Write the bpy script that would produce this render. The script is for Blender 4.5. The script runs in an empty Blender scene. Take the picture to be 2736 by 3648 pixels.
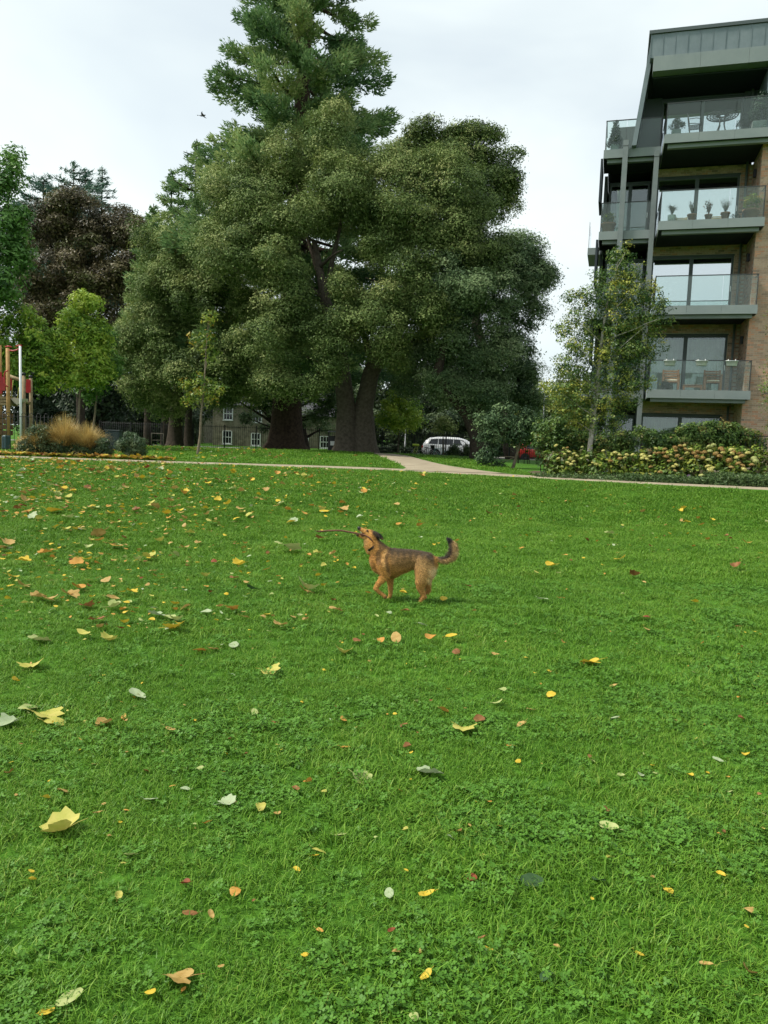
import bpy, bmesh, math, random
import numpy as np
from mathutils import Vector, Matrix, Quaternion
random.seed(7); rng = np.random.default_rng(11)
SC = bpy.context.scene
COL = SC.collection
V = Vector

# ---------------------------------------------------------------- camera
PITCH = math.atan(266 / 2736); ROLL = 0.036; CAMZ = 1.7; FPX = 2736.0
CF = V((0, math.cos(PITCH), -math.sin(PITCH)))
_r0 = V((1, 0, 0)); _u0 = V((0, math.sin(PITCH), math.cos(PITCH)))
CR = _r0 * math.cos(ROLL) + _u0 * math.sin(ROLL)
CU = _u0 * math.cos(ROLL) - _r0 * math.sin(ROLL)
cam_d = bpy.data.cameras.new('camera'); cam = bpy.data.objects.new('camera', cam_d); COL.objects.link(cam)
cam_d.sensor_fit = 'VERTICAL'; cam_d.sensor_height = 36.0; cam_d.lens = 27.0
cam_d.clip_start = 0.05; cam_d.clip_end = 3000
M = Matrix.Identity(4)
for i in range(3):
    M[i][0] = CR[i]; M[i][1] = CU[i]; M[i][2] = -CF[i]
M[2][3] = CAMZ
cam.matrix_world = M
SC.camera = cam

# ---------------------------------------------------------------- world, sun, exposure
SUN_EL, SUN_AZ = math.radians(52), math.radians(265)      # azimuth clockwise from +Y: behind the camera, slightly to its left
w = bpy.data.worlds.new('World'); SC.world = w; w.use_nodes = True
nt = w.node_tree; nt.nodes.clear()
def N(tree, typ, **kw):
    n = tree.nodes.new(typ)
    for k, v in kw.items():
        if k.startswith('in_'):
            n.inputs[k[3:].replace('_', ' ')].default_value = v
        else:
            setattr(n, k, v)
    return n
sky = N(nt, 'ShaderNodeTexSky', sky_type='NISHITA', sun_disc=False)
sky.sun_elevation = SUN_EL; sky.sun_rotation = SUN_AZ
sky.air_density = 1.0; sky.dust_density = 2.0
tc = N(nt, 'ShaderNodeTexCoord')
mp = N(nt, 'ShaderNodeMapping'); mp.inputs['Scale'].default_value = (1.0, 1.0, 2.2); mp.inputs['Location'].default_value = (0.35, 0.2, 0.1)
nz = N(nt, 'ShaderNodeTexNoise', in_Scale=1.5, in_Detail=5.0, in_Roughness=0.52, in_Distortion=0.35)
cr = N(nt, 'ShaderNodeValToRGB')
cr.color_ramp.elements[0].position = 0.34; cr.color_ramp.elements[0].color = (0.60, 0.60, 0.60, 1)
cr.color_ramp.elements[1].position = 0.62; cr.color_ramp.elements[1].color = (0.98, 0.98, 0.98, 1)
nz2 = N(nt, 'ShaderNodeTexNoise', in_Scale=1.3, in_Detail=4.0, in_Roughness=0.5)
cr2 = N(nt, 'ShaderNodeValToRGB')
cr2.color_ramp.elements[0].position = 0.35; cr2.color_ramp.elements[0].color = (5.5, 6.15, 6.35, 1)
cr2.color_ramp.elements[1].position = 0.65; cr2.color_ramp.elements[1].color = (6.6, 7.2, 7.15, 1)
mx = N(nt, 'ShaderNodeMix', data_type='RGBA')
bg = N(nt, 'ShaderNodeBackground', in_Strength=0.10)
wo = N(nt, 'ShaderNodeOutputWorld')
L = nt.links.new
L(tc.outputs['Generated'], mp.inputs['Vector']); L(mp.outputs['Vector'], nz.inputs['Vector'])
L(mp.outputs['Vector'], nz2.inputs['Vector'])
L(nz.outputs['Fac'], cr.inputs['Fac']); L(nz2.outputs['Fac'], cr2.inputs['Fac'])
L(cr.outputs['Color'], mx.inputs['Factor']); L(sky.outputs['Color'], mx.inputs['A']); L(cr2.outputs['Color'], mx.inputs['B'])
L(mx.outputs['Result'], bg.inputs['Color']); L(bg.outputs['Background'], wo.inputs['Surface'])
sd = bpy.data.lights.new('sun', 'SUN'); so = bpy.data.objects.new('sun', sd); COL.objects.link(so)
sd.energy = 3.3; sd.angle = math.radians(10); sd.color = (1.0, 0.95, 0.86)
sdir = V((math.sin(SUN_AZ) * math.cos(SUN_EL), math.cos(SUN_AZ) * math.cos(SUN_EL), math.sin(SUN_EL)))
so.rotation_euler = sdir.to_track_quat('Z', 'Y').to_euler()
so.location = (0, 0, 60)
vs = SC.view_settings
vs.view_transform = 'Standard'; vs.look = 'None'; vs.exposure = 0.64; vs.gamma = 1.0
try: vs.use_curve_mapping = False
except Exception: pass
SC.render.engine = 'CYCLES'
try:
    SC.cycles.max_bounces = 6; SC.cycles.diffuse_bounces = 3; SC.cycles.glossy_bounces = 3
    SC.cycles.transmission_bounces = 5; SC.cycles.transparent_max_bounces = 10
    SC.cycles.use_adaptive_sampling = True; SC.cycles.adaptive_threshold = 0.015
    SC.cycles.use_denoising = True; SC.cycles.denoiser = 'OPENIMAGEDENOISE'
    SC.cycles.caustics_reflective = False; SC.cycles.caustics_refractive = False
except Exception: pass

# ---------------------------------------------------------------- helpers: from photo measurements to places
def ray(x, y): return CF + CR * ((x - 1368) / FPX) + CU * ((1824 - y) / FPX)
def at(x, y, Y):
    d = ray(x, y); return V((0, 0, CAMZ)) + d * (Y / d.y)
def dat(x, y, Y): return at(x * 2736 / 1659, y * 2736 / 1659, Y)

def sstep(a, b, x):
    t = np.clip((np.asarray(x, float) - a) / (b - a), 0, 1); return t * t * (3 - 2 * t)
PATH = [(-60, 23.0), (-30, 24.0), (-13, 24.6), (-9.2, 24.8), (-6.1, 25.1), (-2.6, 25.7), (-0.7, 25.8), (2.45, 24.9), (5.35, 23.6), (8, 22.6), (10.9, 21.8), (14, 21.2), (20, 20.2), (60, 14)]
_px = [p[0] for p in PATH]; _py = [p[1] for p in PATH]
def path_y(x): return np.interp(x, _px, _py)
def gz(x, y):
    """height of the ground"""
    x = np.asarray(x, float); y = np.asarray(y, float)
    py = path_y(x) - 0.9
    foot = 8.5 + 6.6 * sstep(-6, 3.0, x)
    h = 0.64 * sstep(0, 1, (y - foot) / (py - foot + 0.35))
    h = h + 0.02 * np.sin(x * 0.9 + 1.3) * np.sin(y * 0.7) * sstep(3, 9, y) * (1 - sstep(19, 22, y))
    h = h + 0.16 * np.exp(-(((x + 2.2) / 6) ** 2 + ((y - 42) / 5.0) ** 2))
    h = h - 0.46 * sstep(46, 57, y)
    return h
def gzf(x, y): return float(gz(x, y))
def on_ground(x, y):
    """point of the ground seen at native photo position"""
    d = ray(x, y); z = 0.0
    for _ in range(25):
        t = (z - CAMZ) / d.z; p = d * t; z = z * 0.4 + gzf(p.x, p.y) * 0.6
    return V((p.x, p.y, gzf(p.x, p.y)))

# ---------------------------------------------------------------- helpers: objects
def tag(o, label=None, cat=None, group=None, kind=None):
    if label: o['label'] = label
    if cat: o['category'] = cat
    if group: o['group'] = group
    if kind: o['kind'] = kind
    return o
def empty(name, loc, rz=0, **kw):
    o = bpy.data.objects.new(name, None); COL.objects.link(o); o.location = loc; o.rotation_euler = (0, 0, rz)
    o.empty_display_size = 0.1
    return tag(o, **kw)
def link(name, me, mat=None, parent=None, loc=None, **kw):
    o = bpy.data.objects.new(name, me); COL.objects.link(o)
    if mat is not None and len(me.materials) == 0: me.materials.append(mat)
    if parent is not None: o.parent = parent
    if loc is not None: o.location = loc
    return tag(o, **kw)
def np_mesh(name, verts, faces, fattr=None, smooth=False):
    """fast mesh of equal-sided faces; fattr: dict name -> per-face float"""
    verts = np.ascontiguousarray(verts, np.float32); faces = np.ascontiguousarray(faces, np.int32)
    me = bpy.data.meshes.new(name); nf, k = faces.shape
    me.vertices.add(len(verts)); me.vertices.foreach_set('co', verts.ravel())
    me.loops.add(nf * k); me.loops.foreach_set('vertex_index', faces.ravel())
    me.polygons.add(nf); me.polygons.foreach_set('loop_start', np.arange(0, nf * k, k, dtype=np.int32))
    try: me.polygons.foreach_set('loop_total', np.full(nf, k, np.int32))
    except Exception: pass
    if smooth: me.polygons.foreach_set('use_smooth', np.ones(nf, bool))
    if fattr:
        for an, vals in fattr.items():
            a = me.attributes.new(an, 'FLOAT', 'FACE'); a.data.foreach_set('value', np.ascontiguousarray(vals, np.float32))
    me.update(calc_edges=True); me.validate()
    return me

class MB:
    """collects shapes into one mesh"""
    def __init__(s): s.v = []; s.f = []; s.sm = []
    def quad(s, a, b, c, d):
        i = len(s.v); s.v += [tuple(a), tuple(b), tuple(c), tuple(d)]; s.f.append((i, i+1, i+2, i+3)); s.sm.append(False)
        return s
    def poly(s, pts):
        i = len(s.v); s.v += [tuple(p) for p in pts]; s.f.append(tuple(range(i, i + len(pts)))); s.sm.append(False); return s
    def box(s, x0, x1, y0, y1, z0, z1, fr=None):
        """box in frame fr = (origin, ex, ey, ez)"""
        c = [(x, y, z) for z in (z0, z1) for y in (y0, y1) for x in (x0, x1)]
        if fr:
            o, a, b, d = fr; c = [tuple(o + a*x + b*y + d*z) for x, y, z in c]
        i = len(s.v); s.v += c
        for q in ((0,2,3,1), (4,5,7,6), (0,1,5,4), (2,6,7,3), (0,4,6,2), (1,3,7,5)):
            s.f.append(tuple(i + k for k in q)); s.sm.append(False)
        return s
    def bbox(s, x0, x1, y0, y1, z0, z1, b=0.01, fr=None):
        """box with bevelled edges"""
        bm = bmesh.new(); bmesh.ops.create_cube(bm, size=1)
        for v in bm.verts:
            v.co = V((x0 + (v.co.x + .5) * (x1 - x0), y0 + (v.co.y + .5) * (y1 - y0), z0 + (v.co.z + .5) * (z1 - z0)))
        bmesh.ops.bevel(bm, geom=bm.edges[:], offset=b, segments=1, affect='EDGES')
        s.addbm(bm, fr); return s
    def addbm(s, bm, fr=None, smooth=False):
        bm.verts.index_update(); i = len(s.v)
        for v in bm.verts:
            c = v.co
            if fr: o, a, b, d = fr; c = o + a*c.x + b*c.y + d*c.z
            s.v.append(tuple(c))
        for f in bm.faces: s.f.append(tuple(i + v.index for v in f.verts)); s.sm.append(smooth)
        bm.free(); return s
    def tube(s, pts, rad, n=8, cap=True, smooth=True):
        pts = [V(p) for p in pts]
        if not hasattr(rad, '__len__'): rad = [rad] * len(pts)
        i0 = len(s.v); prev = None
        for k, p in enumerate(pts):
            if k == 0: t = pts[1] - p
            elif k == len(pts) - 1: t = p - pts[k-1]
            else: t = pts[k+1] - pts[k-1]
            if t.length < 1e-9: t = V((0, 0, 1))
            t.normalize()
            if prev is None:
                a = t.orthogonal().normalized()
            else:
                a = prev - t * prev.dot(t)
                a = t.orthogonal().normalized() if a.length < 1e-6 else a.normalized()
            prev = a; b = t.cross(a)
            for j in range(n):
                an = 2 * math.pi * j / n
                s.v.append(tuple(p + (a * math.cos(an) + b * math.sin(an)) * rad[k]))
        for k in range(len(pts) - 1):
            for j in range(n):
                q = i0 + k*n
                s.f.append((q + j, q + (j+1) % n, q + n + (j+1) % n, q + n + j)); s.sm.append(smooth)
        if cap:
            s.f.append(tuple(i0 + j for j in reversed(range(n)))); s.sm.append(False)
            q = i0 + (len(pts)-1)*n; s.f.append(tuple(q + j for j in range(n))); s.sm.append(False)
        return s
    def lathe(s, prof, n=16, o=(0,0,0), smooth=True, sy=1.0):
        """prof: (r, z) from bottom to top"""
        i0 = len(s.v); o = V(o)
        for r, z in prof:
            for j in range(n):
                an = 2*math.pi*j/n; s.v.append((o.x + r*math.cos(an), o.y + r*math.sin(an)*sy, o.z + z))
        for k in range(len(prof)-1):
            for j in range(n):
                q = i0 + k*n; s.f.append((q+j, q+(j+1)%n, q+n+(j+1)%n, q+n+j)); s.sm.append(smooth)
        s.f.append(tuple(i0+j for j in reversed(range(n)))); s.sm.append(False)
        q = i0+(len(prof)-1)*n; s.f.append(tuple(q+j for j in range(n))); s.sm.append(False)
        return s
    def prism(s, prof, y0, y1, fr=None):
        """closed outline (x, z) extruded along y"""
        n = len(prof); i = len(s.v)
        c = [(x, y0, z) for x, z in prof] + [(x, y1, z) for x, z in prof]
        if fr:
            o, a, b, d = fr; c = [tuple(o + a*x + b*y + d*z) for x, y, z in c]
        s.v += c
        s.f.append(tuple(i + k for k in range(n))); s.f.append(tuple(i + n + k for k in reversed(range(n)))); s.sm += [False, False]
        for k in range(n):
            s.f.append((i+k, i+n+k, i+n+(k+1)%n, i+(k+1)%n)); s.sm.append(False)
        return s
    def mesh(s, name):
        me = bpy.data.meshes.new(name); me.from_pydata(s.v, [], s.f)
        me.polygons.foreach_set('use_smooth', s.sm)
        bm = bmesh.new(); bm.from_mesh(me); bmesh.ops.recalc_face_normals(bm, faces=bm.faces[:]); bm.to_mesh(me); bm.free()
        me.update(); return me
    def build(s, name, mat, parent=None, **kw):
        return link(name, s.mesh(name), mat, parent, **kw)

# ---------------------------------------------------------------- materials
MATS = {}
def mat(name, col=(.5,.5,.5), rough=.7, col2=None, scale=8.0, metal=0.0, spec=0.4, bump=0.0, bscale=60.0, coords='Object', detail=4.0, lo=.35, hi=.65, coat=0.0):
    if name in MATS: return MATS[name]
    m = bpy.data.materials.new(name); m.use_nodes = True; t = m.node_tree; b = t.nodes['Principled BSDF']
    b.inputs['Base Color'].default_value = (*col, 1); b.inputs['Roughness'].default_value = rough; b.inputs['Metallic'].default_value = metal
    b.inputs['Specular IOR Level'].default_value = spec
    if coat: b.inputs['Coat Weight'].default_value = coat; b.inputs['Coat Roughness'].default_value = 0.05
    c = N(t, 'ShaderNodeTexCoord')
    if col2 is not None:
        n = N(t, 'ShaderNodeTexNoise', in_Scale=scale, in_Detail=detail, in_Roughness=0.6)
        r = N(t, 'ShaderNodeValToRGB'); r.color_ramp.elements[0].position = lo; r.color_ramp.elements[1].position = hi
        r.color_ramp.elements[0].color = (*col, 1); r.color_ramp.elements[1].color = (*col2, 1)
        t.links.new(c.outputs[coords], n.inputs['Vector']); t.links.new(n.outputs['Fac'], r.inputs['Fac']); t.links.new(r.outputs['Color'], b.inputs['Base Color'])
    if bump:
        n = N(t, 'ShaderNodeTexNoise', in_Scale=bscale, in_Detail=4.0); bp = N(t, 'ShaderNodeBump', in_Strength=bump, in_Distance=0.02)
        t.links.new(c.outputs[coords], n.inputs['Vector']); t.links.new(n.outputs['Fac'], bp.inputs['Height']); t.links.new(bp.outputs['Normal'], b.inputs['Normal'])
    MATS[name] = m; return m
def leafmat(name, cols, rough=.5, trans=.25, pscale=0.5, spec=0.3, patch=0.25):
    """foliage: each leaf face carries a value v (0..1) picked from cols; broad patches by position"""
    if name in MATS: return MATS[name]
    m = bpy.data.materials.new(name); m.use_nodes = True; t = m.node_tree; b = t.nodes['Principled BSDF']; out = t.nodes['Material Output']
    a = N(t, 'ShaderNodeAttribute', attribute_name='v')
    r = N(t, 'ShaderNodeValToRGB'); e = r.color_ramp.elements
    while len(e) < len(cols): e.new(0.5)
    for i, c in enumerate(cols):
        e[i].position = i / (len(cols) - 1); e[i].color = (*c, 1)
    g = N(t, 'ShaderNodeNewGeometry'); n = N(t, 'ShaderNodeTexNoise', in_Scale=pscale, in_Detail=2.0)
    mr = N(t, 'ShaderNodeMapRange'); mr.inputs['From Min'].default_value = .3; mr.inputs['From Max'].default_value = .7
    mr.inputs['To Min'].default_value = -patch; mr.inputs['To Max'].default_value = patch
    ad = N(t, 'ShaderNodeMath', operation='ADD', use_clamp=True)
    k = t.links.new
    k(g.outputs['Position'], n.inputs['Vector']); k(n.outputs['Fac'], mr.inputs['Value']); k(mr.outputs['Result'], ad.inputs[0]); k(a.outputs['Fac'], ad.inputs[1])
    k(ad.outputs['Value'], r.inputs['Fac']); k(r.outputs['Color'], b.inputs['Base Color'])
    b.inputs['Roughness'].default_value = rough; b.inputs['Specular IOR Level'].default_value = spec
    if trans:
        tr = N(t, 'ShaderNodeBsdfTranslucent'); ms = N(t, 'ShaderNodeMixShader'); ms.inputs['Fac'].default_value = trans
        k(r.outputs['Color'], tr.inputs['Color']); k(b.outputs['BSDF'], ms.inputs[1]); k(tr.outputs['BSDF'], ms.inputs[2]); k(ms.outputs['Shader'], out.inputs['Surface'])
    MATS[name] = m; return m
def glass_mat(name, tint=(.72,.82,.80), sky_film=.15, rough=.02, refl=1.0):
    """thin pane: mirror reflection by angle over a tinted clear pane"""
    if name in MATS: return MATS[name]
    m = bpy.data.materials.new(name); m.use_nodes = True; t = m.node_tree; t.nodes.remove(t.nodes['Principled BSDF']); out = t.nodes['Material Output']
    tp = N(t, 'ShaderNodeBsdfTransparent'); tp.inputs['Color'].default_value = (*tint, 1)
    df = N(t, 'ShaderNodeBsdfDiffuse'); df.inputs['Color'].default_value = (.62, .74, .72, 1)  # pale diffuse film: reflected sky put into the pane's colour
    gl = N(t, 'ShaderNodeBsdfGlossy', in_Roughness=rough); gl.inputs['Color'].default_value = (refl, refl, refl, 1)
    fr = N(t, 'ShaderNodeFresnel', in_IOR=1.32)
    m1 = N(t, 'ShaderNodeMixShader', in_Fac=sky_film); m2 = N(t, 'ShaderNodeMixShader')
    k = t.links.new
    k(tp.outputs[0], m1.inputs[1]); k(df.outputs[0], m1.inputs[2]); k(fr.outputs[0], m2.inputs['Fac']); k(m1.outputs[0], m2.inputs[1]); k(gl.outputs[0], m2.inputs[2]); k(m2.outputs[0], out.inputs['Surface'])
    MATS[name] = m; return m
# ================================================================ ground, path, road
def ground_mat():
    m = bpy.data.materials.new('turf'); m.use_nodes = True; t = m.node_tree; b = t.nodes['Principled BSDF']; k = t.links.new
    g = N(t, 'ShaderNodeNewGeometry')
    n1 = N(t, 'ShaderNodeTexNoise', in_Scale=0.55, in_Detail=5.0, in_Roughness=.6); n2 = N(t, 'ShaderNodeTexNoise', in_Scale=14.0, in_Detail=5.0, in_Roughness=.7)
    r1 = N(t, 'ShaderNodeValToRGB'); r1.color_ramp.elements[0].position = .3; r1.color_ramp.elements[1].position = .7
    r1.color_ramp.elements[0].color = (.045, .128, .012, 1); r1.color_ramp.elements[1].color = (.078, .195, .020, 1)
    r2 = N(t, 'ShaderNodeValToRGB'); r2.color_ramp.elements[0].position = .36; r2.color_ramp.elements[1].position = .62
    r2.color_ramp.elements[0].color = (.5, .52, .5, 1); r2.color_ramp.elements[1].color = (1.12, 1.1, 1.0, 1)
    mx = N(t, 'ShaderNodeMix', data_type='RGBA', blend_type='MULTIPLY'); mx.inputs['Factor'].default_value = 1.0
    k(g.outputs['Position'], n1.inputs['Vector']); k(g.outputs['Position'], n2.inputs['Vector'])
    k(n1.outputs['Fac'], r1.inputs['Fac']); k(n2.outputs['Fac'], r2.inputs['Fac']); k(r1.outputs['Color'], mx.inputs['A']); k(r2.outputs['Color'], mx.inputs['B'])
    k(mx.outputs['Result'], b.inputs['Base Color']); b.inputs['Roughness'].default_value = .9; b.inputs['Specular IOR Level'].default_value = .1
    bp = N(t, 'ShaderNodeBump', in_Strength=.6, in_Distance=.04); k(n2.outputs['Fac'], bp.inputs['Height']); k(bp.outputs['Normal'], b.inputs['Normal'])
    return m
xs = np.concatenate([np.linspace(-900, -40, 12, endpoint=False), np.linspace(-40, 40, 161), np.linspace(40, 900, 13)[1:]])
ys = np.concatenate([np.linspace(-300, -5, 8, endpoint=False), np.linspace(-5, 64, 173), np.linspace(64, 1800, 14)[1:]])
X, Y = np.meshgrid(xs, ys); Z = gz(X, Y)
vv = np.stack([X, Y, Z], -1).reshape(-1, 3); nx = len(xs)
ii = np.arange(len(ys) - 1)[:, None] * nx + np.arange(nx - 1)[None, :]
ff = np.stack([ii, ii + 1, ii + nx + 1, ii + nx], -1).reshape(-1, 4)
TURF = ground_mat()
link('ground', np_mesh('ground', vv, ff, smooth=True), TURF, kind='structure')

m_path = mat('path_gravel', (.255, .215, .150), .9, (.34, .29, .205), scale=1.6, bump=.25, bscale=90, coords='Object', spec=.15)
def strip(name, pts, widths, mt, dz=.012, sub=14, kind='structure', thick=0.05):
    """a ribbon laid on the ground; pts = centre line"""
    P = []
    for a in range(len(pts) - 1):
        for s in range(sub):
            f = s / sub; P.append((pts[a][0]*(1-f)+pts[a+1][0]*f, pts[a][1]*(1-f)+pts[a+1][1]*f, widths[a]*(1-f)+widths[a+1]*f))
    P.append((*pts[-1], widths[-1])); mb = MB(); rows = []
    for i, (x, y, wd) in enumerate(P):
        a = P[max(0, i-1)]; b = P[min(len(P)-1, i+1)]; t = V((b[0]-a[0], b[1]-a[1], 0)).normalized(); n = V((-t.y, t.x, 0))
        row = []
        for j in range(7):
            f = (j/6 - .5) * (wd + (random.uniform(-.05, .05) if j in (0, 6) else 0)); q = V((x, y, 0)) + n*f
            row.append((q.x, q.y, gzf(q.x, q.y) + dz - (thick if j in (0, 6) else 0)))
        rows.append(row)
    nv = 7; mb.v = [p for r in rows for p in r]
    for i in range(len(rows)-1):
        for j in range(nv-1):
            mb.f.append((i*nv+j, i*nv+j+1, (i+1)*nv+j+1, (i+1)*nv+j)); mb.sm.append(True)
    return mb.build(name, mt, kind=kind)
strip('path', PATH[1:-1], [1.75]*12, m_path, dz=.016)
strip('path', [(2.3, 25.0), (2.1, 27.5), (1.6, 31), (1.05, 36), (.35, 41), (-.9, 46), (-3.2, 51)], [4.6, 3.2, 2.4, 2.2, 2.1, 2.0, 2.0], m_path, dz=.028)
m_asph = mat('asphalt', (.045, .046, .048), .9, (.065, .065, .066), scale=3, bump=.2, bscale=120, spec=.2)
m_conc = mat('concrete_paving', (.26, .25, .23), .9, (.34, .33, .30), scale=2.5, bump=.15, spec=.15)
mb = MB(); mb.box(-90, 90, 59.4, 66.4, .1, gzf(0, 70) + .02); mb.build('road', m_asph, kind='structure')
mb = MB(); mb.box(-90, 90, 66.4, 69.0, .1, gzf(0, 70) + .13); mb.build('pavement', m_conc, kind='structure')
mb = MB(); mb.box(-90, 90, 57.6, 59.39, .1, gzf(0, 70) + .125); mb.build('pavement', m_conc, kind='structure')

# ================================================================ trees
def leaf_tris(C, Nn, size, aspect=.55, jit=.55):
    """one long triangle-pair-free leaf per row: C centres, Nn normals (n,3), size (n,)"""
    n = len(C)
    r = rng.normal(size=(n, 3)); Nn = Nn + r * jit; Nn /= np.linalg.norm(Nn, axis=1, keepdims=True) + 1e-9
    t = rng.normal(size=(n, 3)); t -= Nn * (t * Nn).sum(1, keepdims=True); t /= np.linalg.norm(t, axis=1, keepdims=True) + 1e-9
    b = np.cross(Nn, t); s = size[:, None]
    v = np.stack([C - t*s*.5 - b*s*aspect*.5, C - t*s*.35 + b*s*aspect*.5, C + t*s*.62], 1).reshape(-1, 3)
    f = np.arange(3 * n).reshape(n, 3)
    return v, f
def sphere_pts(n):
    v = rng.normal(size=(n, 3)); return v / np.linalg.norm(v, axis=1, keepdims=True)
def crown_from_lobes(lobes, leaf, per_m2, clump=.75, flat=.85, cl_density=.55, vary=.35, up=.4, inner=.35, aspect=.55, bias=0.0, sub=0, sprig=.22, vol=False):
    """lobes: (centre, rx, rz). Leaf clumps ride on each lobe's surface; leaves fill the clumps' outer shells."""
    CC = []; RR = []; VV = []; OUT = []
    if sub:
        L2 = []
        for c, rx, rz in lobes:
            L2.append((c, rx * .84, rz * .84)); k = int(sub * rng.uniform(.7, 1.3))
            d = sphere_pts(k); d[:, 2] = d[:, 2] * .8 + .12
            for q in d:
                r_ = rx * rng.uniform(.26, .46); L2.append((tuple(np.array(c) + q * np.array([rx, rx, rz]) * rng.uniform(.72, .92)), r_, r_ * rng.uniform(.7, 1.05)))
        lobes = L2
    for c, rx, rz in lobes:
        c = np.array(c); area = 4 * math.pi * rx * (rx + rz) / 2
        n = max(6, int(area * cl_density / (clump * clump)))
        d = sphere_pts(n); rad = rng.random(n) ** .4 if vol else 1 - rng.random(n) ** 2 * inner
        p = c + d * np.array([rx, rx, rz]) * rad[:, None] * rng.uniform(.93, 1.08, (n, 1))
        CC.append(p); OUT.append(d); RR.append(clump * rng.uniform(.55, 1.35, n)); VV.append(rng.normal(.5, vary * .5, n))
    CC = np.concatenate(CC); OUT = np.concatenate(OUT); RR = np.concatenate(RR); VV = np.concatenate(VV)
    if sub:      # uneven boughs: push the clumps about and leave gaps between them
        q = CC * 1.15; ph = rng.uniform(0, 6.28, 9)
        dsp = np.stack([np.sin(q[:, 1] * .9 + ph[0]) + .6 * np.sin(q[:, 2] * 2.1 + q[:, 0] * .7 + ph[1]), np.sin(q[:, 2] * 1.1 + ph[2]) + .6 * np.sin(q[:, 0] * 1.9 + ph[3]), np.sin(q[:, 0] * 1.0 + q[:, 1] * .8 + ph[4]) + .6 * np.sin(q[:, 1] * 2.3 + ph[5])], -1)
        CC = CC + dsp * np.array([.32, .32, .38])
        hole = np.sin(q[:, 0] * 1.7 + ph[6] + np.sin(q[:, 2] * 1.3)) + np.sin(q[:, 2] * 2.4 + ph[7] + np.sin(q[:, 1])) + np.sin(q[:, 1] * 1.9 + q[:, 0] * .6 + ph[8])
        keep = (hole > -1.05) | (rng.random(len(CC)) < .18)
        CC, OUT, RR, VV = CC[keep], OUT[keep], RR[keep], VV[keep]
        VV = VV + .06 * np.clip(hole[keep], -1.5, 1.5)
    cnt = np.maximum(6, (per_m2 * 4 * math.pi * RR ** 2 * .6).astype(int))
    idx = np.repeat(np.arange(len(CC)), cnt); n = len(idx)
    d = sphere_pts(n); d[:, 2] = np.where(rng.random(n) < .55, np.abs(d[:, 2]), d[:, 2])
    rr = RR[idx][:, None] * (1 - .5 * rng.random((n, 1)) ** 2)
    rr = rr * np.where(rng.random((n, 1)) < sprig, rng.uniform(1.0, 1.55, (n, 1)), 1.0)
    P = CC[idx] + d * rr * np.array([1, 1, flat])
    nr = d * .7 + OUT[idx] * .5 + np.array([0, 0, up])
    size = leaf * rng.uniform(.65, 1.4, n)
    v, f = leaf_tris(P, nr, size, aspect)
    val = np.clip(VV[idx] + rng.normal(0, .12, n) + bias, 0, .9)
    return v, f, val
def limb(mb, a, b, r0, r1, sag=0.0, n=7, k=6, wob=.05):
    a = V(a); b = V(b); L_ = (b - a).length; pts = []; rad = []
    o1 = V((random.uniform(-1, 1), random.uniform(-1, 1), random.uniform(-.4, .4))) * L_ * wob
    for i in range(k + 1):
        f = i / k; p = a.lerp(b, f) + o1 * math.sin(f * math.pi) + V((0, 0, -sag * math.sin(f * math.pi)))
        if 0 < i < k: p += V((random.uniform(-1, 1), random.uniform(-1, 1), random.uniform(-1, 1))) * L_ * .012
        pts.append(p); rad.append(r0 + (r1 - r0) * f ** .8)
    mb.tube(pts, rad, n)
    return pts
m_bark = mat('bark_grey_brown', (.060, .050, .038), .95, (.105, .090, .068), scale=7, bump=.8, bscale=22, spec=.1)
m_barkd = mat('bark_dark', (.035, .028, .022), .95, (.07, .055, .042), scale=6, bump=.8, bscale=18, spec=.1)
m_barkr = mat('bark_red_brown', (.038, .027, .020), .95, (.078, .054, .038), scale=6, bump=.9, bscale=14, spec=.1)
def flare_trunk(mb, base, pts, rads, n=14, flare=1.7):
    """trunk with a root flare and a lumpy outline"""
    P = [V(base)] + [V(p) for p in pts]; i0 = len(mb.v)
    mb.tube([V(base) + V((0, 0, -.25))] + P[:1] + [P[0].lerp(P[1], .18)] + [P[0].lerp(P[1], .45)] + P[1:], [rads[0]*flare*1.1, rads[0]*flare, rads[0]*1.22, rads[0]*1.03] + list(rads[1:]), n)
    for i in range(i0, len(mb.v)):
        x, y, z = mb.v[i]; an = math.atan2(y - base[1], x - base[0]); q = 1 + .09 * math.sin(an * 5 + z * .7) * max(0.2, 1 - (z - base[2]) / 3)
        mb.v[i] = (base[0] + (x - base[0]) * q, base[1] + (y - base[1]) * q, z)
def tree(name, base, trunk_mb, bark, crown, lmat, **kw):
    r = empty(name, base, **kw)
    t = trunk_mb.mesh('trunk'); t.transform(Matrix.Translation(-V(base))); link('trunk', t, bark, r)
    v, f, val = crown
    link('crown', np_mesh('crown', v - np.array(base), f, {'v': val}), lmat, r)
    return r
def lobes_px(rows):
    """rows: (x, y, depth, radius) in display pixels of the photo (1659 wide) -> world lobes"""
    out = []
    for row in rows:
        x, y, Y, r = row[:4]; q = row[4] if len(row) > 4 else .85
        p = dat(x, y, Y); rr = r * Y / 1659; out.append(((p.x, p.y, p.z), rr, rr * q))
    return out
G = lambda x, y: V((x, y, gzf(x, y)))
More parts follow.
